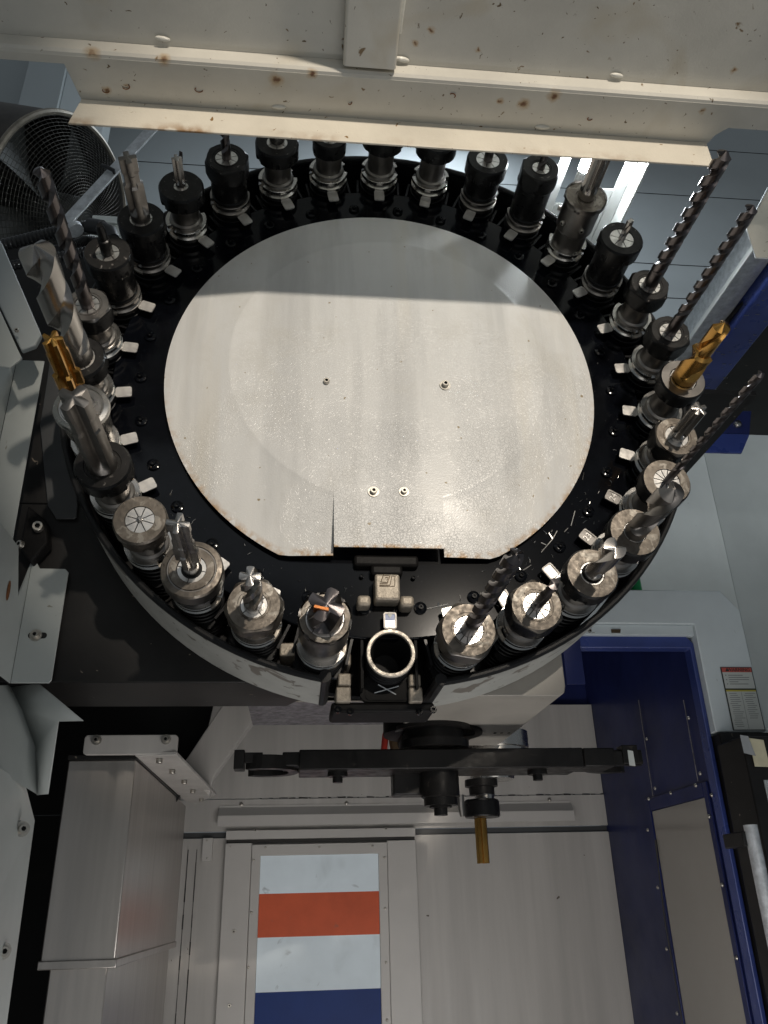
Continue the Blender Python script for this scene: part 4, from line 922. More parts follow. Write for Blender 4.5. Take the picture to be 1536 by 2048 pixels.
o = b.build('metal_chip', M['steel'], bl); o['kind'] = 'stuff'
dk = thing('dark_trough', (xb1+0.3, 1.3, 1.05), 'black underside of machine housing beside the blue beam', 'housing')
zb = 1.14
yt_ = at(1450, 868, Z=zb).y
sheet('underside', M['darkpanel'], [(xb1+0.002, 0.6, zb), (xb1+1.2, 0.6, zb), (xb1+1.2, yt_, zb), (xb1-0.12, yt_, zb), (xb1-0.12, yt_-.12, zb)], (0, 0, 0.01), dk, 0)
# corner sheet at the right edge
cs = thing('corner_sheet', at(1520, 450, Y=0.85), 'cream folded sheet corner at the right edge', 'sheet')
sheet('panel', M['beige'], [at(1494, 458, Y=0.85), at(1536, 378, Y=0.85), at(1640, 300, Y=0.85), at(1640, 520, Y=0.85), at(1512, 514, Y=0.85)], (0, 0.003, 0), cs, 0.0008)
b = MB(); b.tube([at(1536, 376, Y=0.849), at(1493, 458, Y=0.849), at(1511, 516, Y=0.849), at(1640, 523, Y=0.849)], 0.0012, 6); b.build('edge_hem', M['zinc'], cs)
# blue bracket
bk = thing('blue_bracket', at(1460, 860, Y=1.5), 'small blue angle bracket with round bolt on the cabinet top edge', 'bracket')
Yk = 1.50
bp = [at(1415, 822, Y=Yk), at(1503, 822, Y=Yk), at(1499, 868, Y=Yk), at(1414, 866, Y=Yk)]
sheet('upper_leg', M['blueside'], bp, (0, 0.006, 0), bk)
p3, p2 = bp[3], bp[2]
sheet('lower_leg', M['blue'], [p3+Vector((0, -0.0005, -0.001)), p2+Vector((0, -0.0005, -0.001)), at(1484, 906, Y=Yk-0.01), at(1411, 904, Y=Yk-0.01)], (0, 0.006, 0), bk)
b = MB(); c = at(1474, 849, Y=Yk)
b.loft([[(c.x+0.010*q*math.cos(t), c.y-d, c.z+0.010*q*math.sin(t)) for t in [2*math.pi*j/20 for j in range(20)]] for q, d in ((1, 0), (.95, .004), (.7, .008), (.3, .0098))], False, True); b.build('bolt', M['steel'], bk)

# ------------------------------------------------------------------ right: cabinet, pale frame, blue frame, control box
YCB = 2.15
cab = thing('grey_cabinet', at(1500, 1200, Y=YCB), 'tall grey green cabinet side behind the pale door frame', 'cabinet')
zt_ = at(1460, 872, Y=YCB).z
xk = at(1440, 1050, Y=YCB).x
sheet('panel', M['cabinet'], [(at(1200, 1050, Y=YCB).x, YCB, -0.3), (xk, YCB, -0.3), (xk, YCB, zt_), (at(1200, 1050, Y=YCB).x, YCB, zt_)], (0, 0.02, 0), cab, 0.001)
sheet('panel', M['cabinet'], [(xk+0.001, YCB-0.0, -0.3), (xk+1.1, YCB-0.28, -0.3), (xk+1.1, YCB-0.28, zt_), (xk+0.001, YCB-0.0, zt_)], (0, 0.02, 0), cab, 0.001)
gp = thing('green_bottle', at(1270, 1165, Y=1.72), 'green plastic bottle just showing above the pale frame', 'bottle')
c = at(1272, 1178, Y=1.72)
b = MB(); b.loft([[(c.x+r*math.cos(t), c.y+r*math.sin(t), c.z+z) for t in [2*math.pi*j/24 for j in range(24)]] for r, z in ((.0135, -.03), (.0135, .05), (.0125, .065), (.006, .085), (.006, .10))]); b.build('bottle_body', M['green'], gp)

YPF = 1.62
pf = thing('pale_door_frame', at(1400, 1300, Y=YPF), 'pale grey machined door surround with chamfered corner at the right', 'door frame')
zt1 = at(1400, 1181, Y=YPF).z; zt2 = at(1482, 1220, Y=YPF).z; zb1 = at(1480, 1463, Y=YPF).z; xo = at(1506, 1340, Y=YPF).x; xc_ = at(1440, 1181, Y=YPF).x
xin = at(1397, 1290, Y=YPF).x; zin = at(1300, 1247, Y=YPF).z
XL0 = at(1080, 1200, Y=YPF).x
outer = [(XL0, YPF, zt1), (xc_, YPF, zt1), (xo, YPF, zt2), (xo, YPF, zb1), (xin, YPF, zb1), (xin, YPF, zin), (XL0, YPF, zin)]
sheet('surround', M['paleframe'], outer, (0, 0.06, 0), pf, 0.002)
zin2 = at(1300, 1270, Y=YPF+.008).z
sheet('inner_lip', M['paleframe'], [(XL0, YPF+.008, zin-.0006), (xin-.0006, YPF+.008, zin-.0006), (xin-.0006, YPF+.008, zin2), (XL0, YPF+.008, zin2)], (0, 0.03, 0), pf, 0.001)
screw(pf, at(1179, 1262, Y=YPF+.007), FRONT, 0.8)
sheet('catch_plate', M['brown'], [at(u, v, Y=YPF+.0075) for u, v in ((1222, 1259), (1241, 1259), (1240, 1266), (1223, 1266))], (0, -0.002, 0), pf, 0)
# warning label
YW = YPF-0.0012
def lq(s, t):
    x0_, x1_ = at(1453, 1397, Y=YW).x, at(1517, 1397, Y=YW).x
    z0_, z1_ = at(1470, 1334, Y=YW).z, at(1498, 1461, Y=YW).z
    return x0_+(x1_-x0_)*s, z0_+(z1_-z0_)*t
def lrect(s0, t0, s1, t1, lay, m, name, parent):
    a, bz = lq(s0, t0), lq(s1, t1); y = YW-0.0003*lay
    return sheet(name, m, [(a[0], y, a[1]), (bz[0], y, a[1]), (bz[0], y, bz[1]), (a[0], y, bz[1])], (0, 0.0003, 0), parent, 0)
wl = lrect(0, 0, 1, 1, 0, M['labelk'], 'warning_label', pf)
lrect(.04, .012, .97, .085, 1, M['labelr'], 'red_band', wl)
lrect(.04, .085, .97, .345, 1, M['labelw'], 'white_field', wl)
lrect(.04, .37, .97, .395, 1, M['labely'], 'yellow_band', wl)
lrect(.04, .395, .97, .985, 1, M['labelw'], 'white_field', wl)
me = text_mesh('WARNING', 0.0105, 'warning_text'); me.materials.append(M['labelk'])
c = lq(.56, .05); o = put('warning_text', me, Matrix.Translation((c[0], YW-0.0008, c[1])) @ Matrix.Rotation(R(90), 4, 'X'), wl)
a, b2, c = lq(.14, .072), lq(.24, .072), lq(.19, .024)
sheet('warning_triangle', M['labelk'], [(a[0], YW-.0006, a[1]), (b2[0], YW-.0006, b2[1]), (c[0], YW-.0006, c[1])], (0, .0002, 0), wl, 0)
b = MB()
def prt(s0, s1, t, h=.006):
    a, c2 = lq(s0, t-h), lq(s1, t+h); y = YW-0.0007
    b.prism([(a[0], y, a[1]), (c2[0], y, a[1]), (c2[0], y, c2[1]), (a[0], y, c2[1])], (0, .0003, 0))
for (t, s1, bul) in ((.135, .66, 1), (.17, .85, 0), (.205, .83, 1), (.24, .48, 0), (.275, .78, 1)):
    prt(.20, s1, t, .005)
    if bul: prt(.11, .14, t, .008)
for s0, s1 in ((.07, .46), (.54, .93)):
    for i in range(17 if s0 < .1 else 13):
        t = .425+.032*i; prt(s0+random.uniform(.02, .08), s1-random.uniform(0, .14), t, .004)
prt(.495, .503, .69, .29)
b.build('label_print', M['labelg'], wl)

# blue frame and the dark blue side wall behind it
YBF = 1.64
XR = 0.866
bf = thing('blue_door_frame', at(1400, 1400, Y=YBF), 'blue painted inner frame around the dark machine opening at the right', 'door frame')
zo = at(1300, 1270, Y=YBF).z; zi = at(1300, 1296, Y=YBF).z
xo_ = at(1400, 1287, Y=YBF).x; xi_ = at(1381, 1300, Y=YBF).x
xo_ = min(xo_, xin+0.0)
outl = [(XL0, YBF, zo-.001), (xo_-0.016, YBF, zo-.001), (xo_, YBF, zo-0.018), (xo_, YBF, -0.45), (xi_, YBF, -0.45), (xi_, YBF, zi), (XL0, YBF, zi)]
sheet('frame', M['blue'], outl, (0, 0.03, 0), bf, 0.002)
xs0 = at(1152, 1290, Y=YBF-.004).x; xs1 = at(1161, 1290, Y=YBF-.004).x
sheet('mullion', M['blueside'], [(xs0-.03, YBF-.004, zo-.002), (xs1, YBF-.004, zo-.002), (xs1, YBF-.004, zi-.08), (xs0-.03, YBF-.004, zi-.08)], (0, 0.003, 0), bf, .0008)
YB = 2.3
nw = thing('blue_side_wall', (xi_, 1.95, 0.0), 'dark blue inner side wall with a screwed window at right', 'wall')
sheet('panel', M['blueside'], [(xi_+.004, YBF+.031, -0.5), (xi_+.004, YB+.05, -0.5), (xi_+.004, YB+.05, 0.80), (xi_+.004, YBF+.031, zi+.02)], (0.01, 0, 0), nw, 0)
XW = xi_+.0025
def sw(u, v, d=0.0): return at(u, v, X=XW-d)
# two ribs and the window with its frame
wq = [sw(1305, 1622), sw(1411, 1597), sw(1492, 2060), sw(1372, 2060)]
yw0, yw1 = wq[0].y, wq[1].y
ztw = 0.5*(wq[0].z+wq[1].z)
sheet('window_pane', M['glassy'], [(XW-.001, yw0, -0.45), (XW-.001, yw1, -0.45), (XW-.001, yw1, ztw), (XW-.001, yw0, ztw)], (0.002, 0, 0), nw, 0)
def rib(y0, y1, z0, z1, d, name, m): return sheet(name, m, [(XW, y0, z0), (XW, y1, z0), (XW, y1, z1), (XW, y0, z1)], (-d, 0, 0), nw, 0.001)
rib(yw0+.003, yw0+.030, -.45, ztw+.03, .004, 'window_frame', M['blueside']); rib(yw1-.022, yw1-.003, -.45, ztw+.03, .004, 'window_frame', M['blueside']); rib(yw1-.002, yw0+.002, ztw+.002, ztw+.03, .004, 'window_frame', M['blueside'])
for (u, v) in ((1298, 1598), (1311, 1577), (1342, 1586), (1392, 1571), (1401, 1547), (1296, 1660), (1316, 1775), (1334, 1898), (1355, 2027), (1424, 1590), (1419, 1633), (1445, 1770), (1474, 1916), (1378, 1436), (1294, 1478), (1246, 1540)):
    place('screw', BUTTON, sw(u, v, .005), (-1, 0, 0), nw, 0.75)
for (u0, v0, u1, v1) in ((1277, 1400, 1306, 1592), (1367, 1400, 1396, 1562)):
    b = MB(); b.tube([sw(u0, v0, .002), sw(u1, v1, .002)], 0.0011, 6); b.build('panel_seam', M['speckle'], nw)
b = MB(); b.tube([sw(1311, 1680, .004), sw(1330, 1840, .004), sw(1368, 2060, .004)], 0.0022, 6); b.build('seal', M['seal'], nw)

# inside back: dark blue upper panel and grey inner wall
bw = thing('inner_wall', (0.3, YB, 0.0), 'grey painted inner wall of the machine at the bottom', 'wall', kind='structure')
zbt = at(1200, 1409, Y=YB).z; XRb = at(1231, 1660, Y=YB).x; XLb = at(325, 1660, Y=YB).x
sheet('blue_upper_panel', M['blueside'], [(-0.5, YB+.03, zbt-.05), (xi_+.1, YB+.03, zbt-.05), (xi_+.1, YB+.03, 0.80), (-0.5, YB+.03, 0.80)], (0, .01, 0), bw, 0)
zs1 = at(800, 1594, Y=YB).z; zs2 = at(1200, 1660, Y=YB).z
sheet('upper_panel', M['inner'], [(XLb-.1, YB, zs1+.001), (XRb, YB, zs1+.001), (XRb, YB, zbt), (XLb-.1, YB, zbt)], (0, .01, 0), bw, .0008)
sheet('middle_panel', M['inner'], [(XLb-.1, YB-.004, zs2+.012), (XRb, YB-.004, zs2+.012), (XRb, YB-.004, zs1-.001), (XLb-.1, YB-.004, zs1-.001)], (0, .012, 0), bw, .0008)
sheet('lower_panel', M['inner'], [(XLb, YB-.002, -0.6), (XRb-.006, YB-.002, -0.6), (XRb-.006, YB-.002, zs2-.004), (XLb, YB-.002, zs2-.004)], (0, .012, 0), bw, .0008)
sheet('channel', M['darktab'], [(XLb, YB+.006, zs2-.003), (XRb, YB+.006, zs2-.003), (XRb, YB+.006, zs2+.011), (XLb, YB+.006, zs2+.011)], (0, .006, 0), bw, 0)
sheet('corner_post', M['inner'], [(XRb-.004, YB-.008, -0.6), (XRb+.014, YB-.008, -0.6), (XRb+.014, YB-.008, zbt), (XRb-.004, YB-.008, zbt)], (0, .004, 0), bw, .001)
sheet('side_fill', M['blueside'], [(XRb+.015, YB-.006, -0.6), (xi_+.004, YB-.006, -0.6), (xi_+.004, YB-.006, zbt), (XRb+.015, YB-.006, zbt)], (0, .004, 0), bw, 0)
b = MB()
for i in range(26):
    z0 = zs2-0.02-i*0.028; b.tube([(XRb-.007+random.uniform(-.001, .001), YB-.0085, z0), (XRb-.007+random.uniform(-.001, .001), YB-.0085, z0-random.uniform(.022, .031))], random.uniform(.0006, .0022), 6)
b.build('sealant', M['seal'], bw)
b = MB()
for i in range(40):
    x = -0.1+i*0.026; b.tube([(x, YB-.003, zs1+random.uniform(-.001, .001)), (x+random.uniform(.005, .024), YB-.003, zs1+random.uniform(-.001, .001))], random.uniform(.0005, .0017), 5)
b.build('sealant', M['seal'], bw)
b = MB()
for i in range(22):
    z0 = zs2-0.03-i*0.03; x = at(376, 1671, Y=YB).x+.004
    for dx in (0, .022): b.tube([(x+dx, YB-.004, z0), (x+dx, YB-.004, z0-random.uniform(.029, .033))], random.uniform(.0006, .0016), 5)
b.build('sealant', M['seal'], bw)
for (u, v) in ((1245, 1588), ): pass

sheet('light_stop_floor', M['inner'], [(-0.9, 1.0, -0.62), (1.3, 1.0, -0.62), (1.3, YB+.05, -0.62), (-0.9, YB+.05, -0.62)], (0, 0, -.01), bw, 0)  # unseen floor added to keep ambient light out of the interior
sheet('light_stop_roof', M['darkpanel'], [(-0.5, 1.14, 0.80), (0.80, 1.14, 0.80), (0.80, YB+.03, 0.80), (-0.5, YB+.03, 0.80)], (0, 0, .01), bw, 0)  # unseen roof added to darken the interior
# rain guard above the door
rg = thing('drip_guard', at(800, 1630, Y=2.26), 'long folded grey drip guard above the sliding door', 'guard')
xg0, xg1 = at(436, 1630, Y=YB-.03).x, at(1149, 1630, Y=YB-.03).x
za, zb_, zc_ = at(800, 1606, Y=YB-.006).z, at(800, 1626, Y=YB-.03).z, at(800, 1647, Y=YB-.03).z
b = MB(); b.loft([[(x, YB-.006, za), (x, YB-.0065, za-.006), (x, YB-.03, zb_), (x, YB-.03, zc_), (x, YB-.028, zc_), (x, YB-.028, zb_+.001), (x, YB-.005, za-.004)] for x in (xg0, xg1)], smooth=False)
b.build('folded_sheet', M['innerlight'], rg, .0006)
for (u, v) in ((483, 1609), (693, 1607), (1099, 1600)): place('screw', BUTTON, at(u, v, Y=YB-.0075), FRONT, rg, 0.9)

# sliding door with striped window
YD = YB-0.022
dr = thing('sliding_door', at(640, 1900, Y=YD), 'grey sliding door with striped window at the bottom', 'door')
xd0, xd1 = at(452, 1670, Y=YD).x, at(831, 1670, Y=YD).x
zd = at(640, 1658, Y=YD).z; zd2 = at(640, 1676, Y=YD).z; zd3 = at(640, 1683, Y=YD).z
sheet('head_rail', M['innerlight'], [(xd0, YD, zd2), (xd1, YD, zd2), (xd1, YD, zd), (xd0, YD, zd)], (0, .016, 0), dr, .001)
sheet('rail_gap', M['seal'], [(xd0+.002, YD+.006, zd3), (xd1-.002, YD+.006, zd3), (xd1-.002, YD+.006, zd2-.0003), (xd0+.002, YD+.006, zd2-.0003)], (0, .01, 0), dr, 0)
gx0, gx1 = at(521, 1712, Y=YD).x, at(757, 1708, Y=YD).x; gz = at(640, 1709, Y=YD).z
fx0, fx1 = at(504, 1700, Y=YD).x, at(774, 1700, Y=YD).x; fz = at(640, 1687, Y=YD).z
sheet('left_leaf', M['innerlight'], [(xd0, YD, -.6), (fx0-.001, YD, -.6), (fx0-.001, YD, zd3-.0005), (xd0, YD, zd3-.0005)], (0, .014, 0), dr, .001)
sheet('right_leaf', M['innerlight'], [(fx1+.001, YD, -.6), (xd1, YD, -.6), (xd1, YD, zd3-.0005), (fx1+.001, YD, zd3-.0005)], (0, .014, 0), dr, .001)
wf = sheet('window_frame', M['innerlight'], [(fx0, YD-.003, -.6), (gx0, YD-.003, -.6), (gx0, YD-.003, gz), (gx1, YD-.003, gz), (gx1, YD-.003, -.6), (fx1, YD-.003, -.6), (fx1, YD-.003, fz), (fx0, YD-.003, fz)], (0, .016, 0), dr, .001)
stz = [gz-.0005, at(640, 1785, Y=YD).z, at(640, 1872, Y=YD).z, at(640, 1981, Y=YD).z, -.6]
for i, mm in enumerate(('white', 'red', 'white', 'bluefilm')):
    sheet('window_stripe', M[mm], [(gx0+.0005, YD+.003, stz[i+1]), (gx1-.0005, YD+.003, stz[i+1]), (gx1-.0005, YD+.003, stz[i]), (gx0+.0005, YD+.003, stz[i])], (0, .006, 0), dr, 0)
for (u, v, s) in ((531, 1695, .55), (639, 1694, .55), (745, 1692, .55), (507, 1720, .6), (769, 1715, .6), (503, 1825, .6), (770, 1817, .6), (497, 1935, .6), (772, 1925, .6), (774, 2040, .6), (461, 1693, .35)):
    place('screw', BUTTON, at(u, v, Y=YD-.0035), FRONT, dr, s)
for (u, v, s) in ((511, 1660, .75), (772, 1657, .75), (468, 1863, .95), (459, 2011, .95)):
    screw(dr, at(u, v, Y=YD-.0005), FRONT, s*.9, False)
# small striker plate left of the door
sk = thing('striker_plate', at(414, 1700, Y=YB-.01), 'small oblong plate with two screws left of the sliding door', 'plate')
c0, c1 = at(406, 1676, Y=YB-.014), at(423, 1722, Y=YB-.014)
sheet('plate', M['innerlight'], [(c0.x, YB-.014, c0.z), (c1.x, YB-.014, c0.z), (c1.x, YB-.014, c1.z), (c0.x, YB-.014, c1.z)], (0, .012, 0), sk, .001)
for v in (1681, 1716): place('screw', BUTTON, at(414, v, Y=YB-.0145), FRONT, sk, .4)

# ------------------------------------------------------------------ left: charcoal panel, walls, brackets
YP = 1.130
zpb = 0.2805
dp = thing('charcoal_panel', (-0.2, YP, zpb), 'large dark panel behind the magazine at lower left', 'panel')
sheet('face', M['darkpanel'], [(-0.62, YP, zpb), (0.045, YP, zpb), (0.045, YP, 0.55), (-0.62, YP, 0.55)], (0, .006, 0), dp, .002)
sheet('upper_face', M['darkpanel'], [(-0.62, YP, 0.5505), (-0.10, YP, 0.5505), (-0.10, YP, 0.86), (-0.62, YP, 0.86)], (0, .006, 0), dp, .002)
sheet('underside', M['darkpanel'], [(-0.62, YP+.0065, zpb+.0005), (0.045, YP+.0065, zpb+.0005), (-0.02, YP+.15, zpb+.0005), (-0.62, YP+.15, zpb+.0005)], (0, 0, .006), dp, 0)
gx = thing('grey_cover', (0.3, YP, 0.27), 'grey sheet metal cover box under the magazine, right side', 'cover')
xg = 0.381; zg = 0.262; xgl = at(870, 1400, Y=YP).x-.02
cor = [(xgl, YP, zg), (xg-.012, YP, zg), (xg-.003, YP, zg+.004), (xg, YP, zg+.014), (xg, YP, 0.60), (xgl, YP, 0.60)]
b = MB(); b.prism(cor, (0, .40, 0)); b.build('box', M['greybox'], gx, .0015)
for (u, v) in ((990, 1466), (1003, 1466), (1018, 1466)):
    p = at(u, v, Z=zg-.0002); b = MB(); b.box(p, (.002, .003, .0006)); b.build('vent_hole', M['void'], gx)

# left enclosure wall
lw = thing('left_wall_sheet', (-0.36, 1.0, 0.7), 'pale folded enclosure wall sheet at the left edge with tool shadows', 'wall')
YLw = 1.06
e1 = at(60, 870, Y=YLw); e0 = at(17, 800, Y=YLw)
ztop = at(88, 722, Y=YLw).z; zlow = at(20, 1135, Y=YLw).z
sheet('flange', M['pale'], [(e0.x, YLw, zlow), (e1.x+.004, YLw, zlow), (e1.x, YLw, ztop), (e0.x, YLw, ztop)], (0, .002, 0), lw, .0006)
sheet('side', M['pale'], [(e0.x-.0005, YLw, 0.02), (e0.x-.0005, 0.2, 0.02), (e0.x-.0005, 0.2, ztop), (e0.x-.0005, YLw, ztop)], (-.002, 0, 0), lw, 0)
# lower bracket sheet with slotted bolt
br = thing('mounting_bracket', at(80, 1250, Y=1.118), 'pale L shaped bracket with slotted bolt at the left edge', 'bracket')
YBk = 1.118
f = lambda u, v: at(u, v, Y=YBk)
xbk0, xbk1 = f(35, 1287).x, f(120, 1250).x
zbk0, zbk1 = f(60, 1366).z, f(100, 1137).z
sheet('face', M['pale'], [(xbk0, YBk, zbk0), (xbk1-.003, YBk, zbk0), (xbk1, YBk, zbk0+.004), (xbk1, YBk, zbk1-.005), (xbk1-.005, YBk, zbk1), (xbk0+.012, YBk, zbk1), (xbk0, YBk, zbk1+.02)], (0, .003, 0), br, .0008)
sheet('side', M['pale'], [(xbk0-.0004, YBk+.002, zbk0), (xbk0-.0004, 0.5, zbk0), (xbk0-.0004, 0.5, zlow+.03), (xbk0-.0004, YLw-.002, zlow+.03), (xbk0-.0004, YLw+.03, zlow-.03), (xbk0-.0004, YBk+.002, zbk1+.01)], (-.002, 0, 0), br, .0006)
sl = f(75, 1271)
b = MB(); b.prism([(p[0], YBk-.0004, p[1]) for p in rrect(sl.x, sl.z, .0125, .0042, .004)], (0, .0003, 0)); b.build('slot', M['void'], br)
screw(br, f(72, 1271)+Vector((0, -.0006, 0)), FRONT, 1.0, True)
st_ = thing('paint_chip', f(25, 1215), 'small red brown paint chip on the left bracket side', 'stain')
bpt = f(22, 1215)
b = MB(); b.loft([[(xbk0+.0002+.0005*z_, 1.05+q*.006*math.cos(t), bpt.z+q*.014*math.sin(t)) for t in [2*math.pi*j/14 for j in range(14)]] for q, z_ in ((1, 0), (.6, 1))], True, True); b.build('chip', M['rust'], st_)
# lower flap below the bracket
fl_ = thing('side_flap', at(60, 1450, Y=1.2), 'pale tapering sheet flap below the left bracket', 'flap')
fp = [at(20, 1370, Y=1.16), at(45, 1420, Y=1.16), at(72, 1495, Y=1.16), at(76, 1590, Y=1.16), at(30, 1562, Y=1.10), at(-60, 1530, Y=0.96), at(-60, 1372, Y=0.96)]
sheet('sheet', M['pale'], fp, (0, .003, 0), fl_, .001)
fr = [at(20.5, 1370, Y=1.1602), at(80, 1368, Y=1.138), at(168, 1442, Y=1.10), at(118, 1443, Y=1.12), at(97, 1588, Y=1.135), at(76.5, 1590, Y=1.1602), at(72.5, 1495, Y=1.1602), at(45.5, 1420, Y=1.1602)]
b = MB(); cen = sum((Vector(p) for p in fr), Vector())/len(fr)
b.add([*fr], [(0, 1, 7), (1, 2, 3), (1, 3, 7), (7, 3, 6), (6, 3, 4), (6, 4, 5)]); o = b.build('folded_sheet', M['pale'], fl_)
md = o.modifiers.new('sheet', 'SOLIDIFY'); md.thickness = 0.002
lo = thing('lower_side_panel', at(20, 1750, Y=1.10), 'pale lower side panel with socket screws at the left bottom edge', 'panel')
lp = [at(68, 1641, Y=1.165), at(50, 1570, Y=1.165), at(-80, 1480, Y=0.88), at(-160, 2100, Y=0.85), at(5, 2100, Y=1.165)]
sheet('panel', M['pale'], lp, (0, .003, 0), lo, .001)
for (u, v) in ((44, 1658), (6, 1902)): screw(lo, at(u, v, Y=1.10), (0.5, -0.86, 0), 1.1, True)
# clamp with two socket screws above the bracket
cl = thing('clamp_block', at(70, 1080, Y=1.10), 'black clamp block with socket head screws left of the magazine', 'clamp')
p = at(50, 1040, Y=1.09)
sheet('block', M['blackcast'], [at(55, 1010, Y=1.10), at(92, 1040, Y=1.10), at(96, 1085, Y=1.10), at(60, 1125, Y=1.10), at(38, 1095, Y=1.10)], (0, .025, 0), cl, .003)
screw(cl, at(77, 1056, Y=1.098), (0.1, -1, 0), 1.5); screw(cl, at(44, 1090, Y=1.098), (-.5, -0.8, 0), 1.1)
hn = thing('dark_hanger', at(120, 960, Y=1.12), 'dark grey tab hanging on dark panel left of the magazine', 'tab')
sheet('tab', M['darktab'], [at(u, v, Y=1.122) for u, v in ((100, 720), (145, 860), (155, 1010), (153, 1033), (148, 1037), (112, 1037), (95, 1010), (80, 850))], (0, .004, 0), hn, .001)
# upper left frame near the camera
uf = thing('window_surround', at(50, 600, Y=0.95), 'pale framed enclosure corner at the left edge beside thick drill', 'frame')
XU = at(60, 640, Y=0.98).x
g = lambda u, v: at(u, v, X=XU)
sheet('edge_strip', M['column'], [at(-40, 418, Y=0.98), at(4, 487, Y=0.98), at(82, 668, Y=0.98), at(70, 690, Y=0.98), at(42, 700, Y=0.98), at(-40, 530, Y=0.98)], (0, .01, 0), uf, .002)
sheet('inner_panel', M['pale'], [at(-60, 490, Y=0.97), at(36, 700, Y=0.97), at(44, 716, Y=0.97), at(20, 735, Y=0.97), at(-60, 720, Y=0.97)], (0, .004, 0), uf, .001)
screw(uf, at(34, 662, Y=0.967), FRONT, 0.6)

# ------------------------------------------------------------------ way cover at the lower left
YW1 = 1.42
wc = thing('way_cover', at(220, 1800, Y=YW1), 'tall brushed metal telescopic way cover at lower left', 'way cover')
xw0, xw1 = at(112, 1700, Y=YW1).x, at(251, 1720, Y=YW1).x
zw1 = at(200, 1520, Y=YW1).z; zw2 = at(160, 1926, Y=YW1).z
q = at(357, 1800, X=xw1); YW2 = q.y
print('way cover', xw0, xw1, YW1, YW2)
def cover_box(x0, x1, y0, y1, z0, z1, name):
    b = MB(); b.prism([(x0, y0, z0), (x1, y0, z0), (x1, y1, z0), (x0, y1, z0)], (0, 0, z1-z0)); return b.build(name, M['stainless'], wc, .002)
cover_box(xw0, xw1, YW1, YW2, zw2, zw1, 'cover_section')
cover_box(xw0+.012, xw1-.012, YW1+.012, YW2-.002, -0.7, zw2-.001, 'cover_section')
b = MB(); b.prism([(xw0-.003, YW1-.003, zw2-.008), (xw1+.003, YW1-.003, zw2-.008), (xw1+.003, YW2, zw2-.008), (xw0-.003, YW2, zw2-.008)], (0, 0, .012)); b.build('section_lip', M['stainless'], wc, .0015)
b = MB(); b.prism([(xw0-.002, YW1-.002, zw1), (xw1+.002, YW1-.002, zw1), (xw1+.002, YW2-.12, zw1), (xw0-.002, YW2-.12, zw1)], (0, 0, .008)); b.build('top_cap', M['darkpanel'], wc, .001)
# support beam with bolts over the way cover
sb2 = thing('support_beam', at(260, 1490, Y=1.40), 'grey bolted support beam over the way cover', 'beam')
YS = 1.40
r0, r1 = at(170, 1470, Y=YS), at(353, 1508, Y=YS)
sheet('front_plate', M['inner'], [(p[0], YS, p[1]) for p in rrect((r0.x+r1.x)/2, (r0.z+r1.z)/2, (r1.x-r0.x)/2, (r0.z-r1.z)/2, .006)], (0, .01, 0), sb2, .001)
for (u, v) in ((193, 1480), (332, 1479)): screw(sb2, at(u, v, Y=YS-.0005), FRONT, 1.0, True)
zs_ = r1.z-.002
sheet('underside_plate', M['inner'], [at(270, 1512, Z=zs_), at(353, 1510, Z=zs_), at(432, 1590, Z=zs_), at(392, 1608, Z=zs_), at(370, 1602, Z=zs_)], (0, 0, .006), sb2, .0008)
for (u, v) in ((319, 1518), (345, 1540), (369, 1561), (386, 1580), (403, 1597)):
    p = at(u, v, Z=zs_-.001); place('bolt', SCREW, p, (0, 0, -1), sb2, 1.1)
# diagonal strut
sd = thing('diagonal_strut', at(440, 1470, Y=1.85), 'grey diagonal brace between dark void and inner wall', 'strut')
YSt = 1.85
dq = [at(u, v, Y=YSt) for u, v in ((466, 1378), (520, 1372), (516, 1428), (428, 1552), (418, 1592), (362, 1534))]
sheet('brace', M['inner'], dq, (0, .04, 0), sd, .002)
vo_ = thing('dark_recess', at(280, 1450, Y=1.92), 'black sheets in place of the dark gap above the way cover', 'recess', kind='structure')
sheet('shade_panel', M['void'], [(-0.9, 1.93, 0.19), (at(340, 1600, Y=1.93).x, 1.93, 0.19), (at(400, 1500, Y=1.93).x, 1.93, at(400, 1530, Y=1.93).z), (at(455, 1400, Y=1.93).x, 1.93, 0.62), (-0.9, 1.93, 0.62)], (0, .01, 0), vo_, 0)  # black sheets stand in for the shade of the open gap
sheet('shade_panel', M['void'], [(-0.9, 1.93, -0.8), (-0.33, 1.93, -0.8), (-0.33, 1.93, 0.188), (-0.9, 1.93, 0.188)], (0, .01, 0), vo_, 0)
sheet('shade_side', M['void'], [(-0.62, 1.14, -0.8), (-0.62, 1.93, -0.8), (-0.62, 1.93, 0.6), (-0.62, 1.14, 0.6)], (-.01, 0, 0), vo_, 0)  # side sheet added to close the gap against stray light

# ------------------------------------------------------------------ tool change arm, spindle, bits between
YA = 1.315
za0, za1 = at(870, 1537, Y=YA).z, at(870, 1497, Y=YA).z
arm = thing('tool_change_arm', (at(870, 1520, Y=YA).x, YA+.04, za0), 'long black double gripper tool change arm under the magazine', 'arm')
xa0, xa1 = at(598, 1520, Y=YA).x, at(1168, 1517, Y=YA).x
zm, hz = (za0+za1)/2, (za1-za0)/2
b = MB(); b.box(((xa0+xa1)/2, YA+.045, zm), ((xa1-xa0)/2, .045, hz)); b.build('bar', M['arm'], arm, .002)
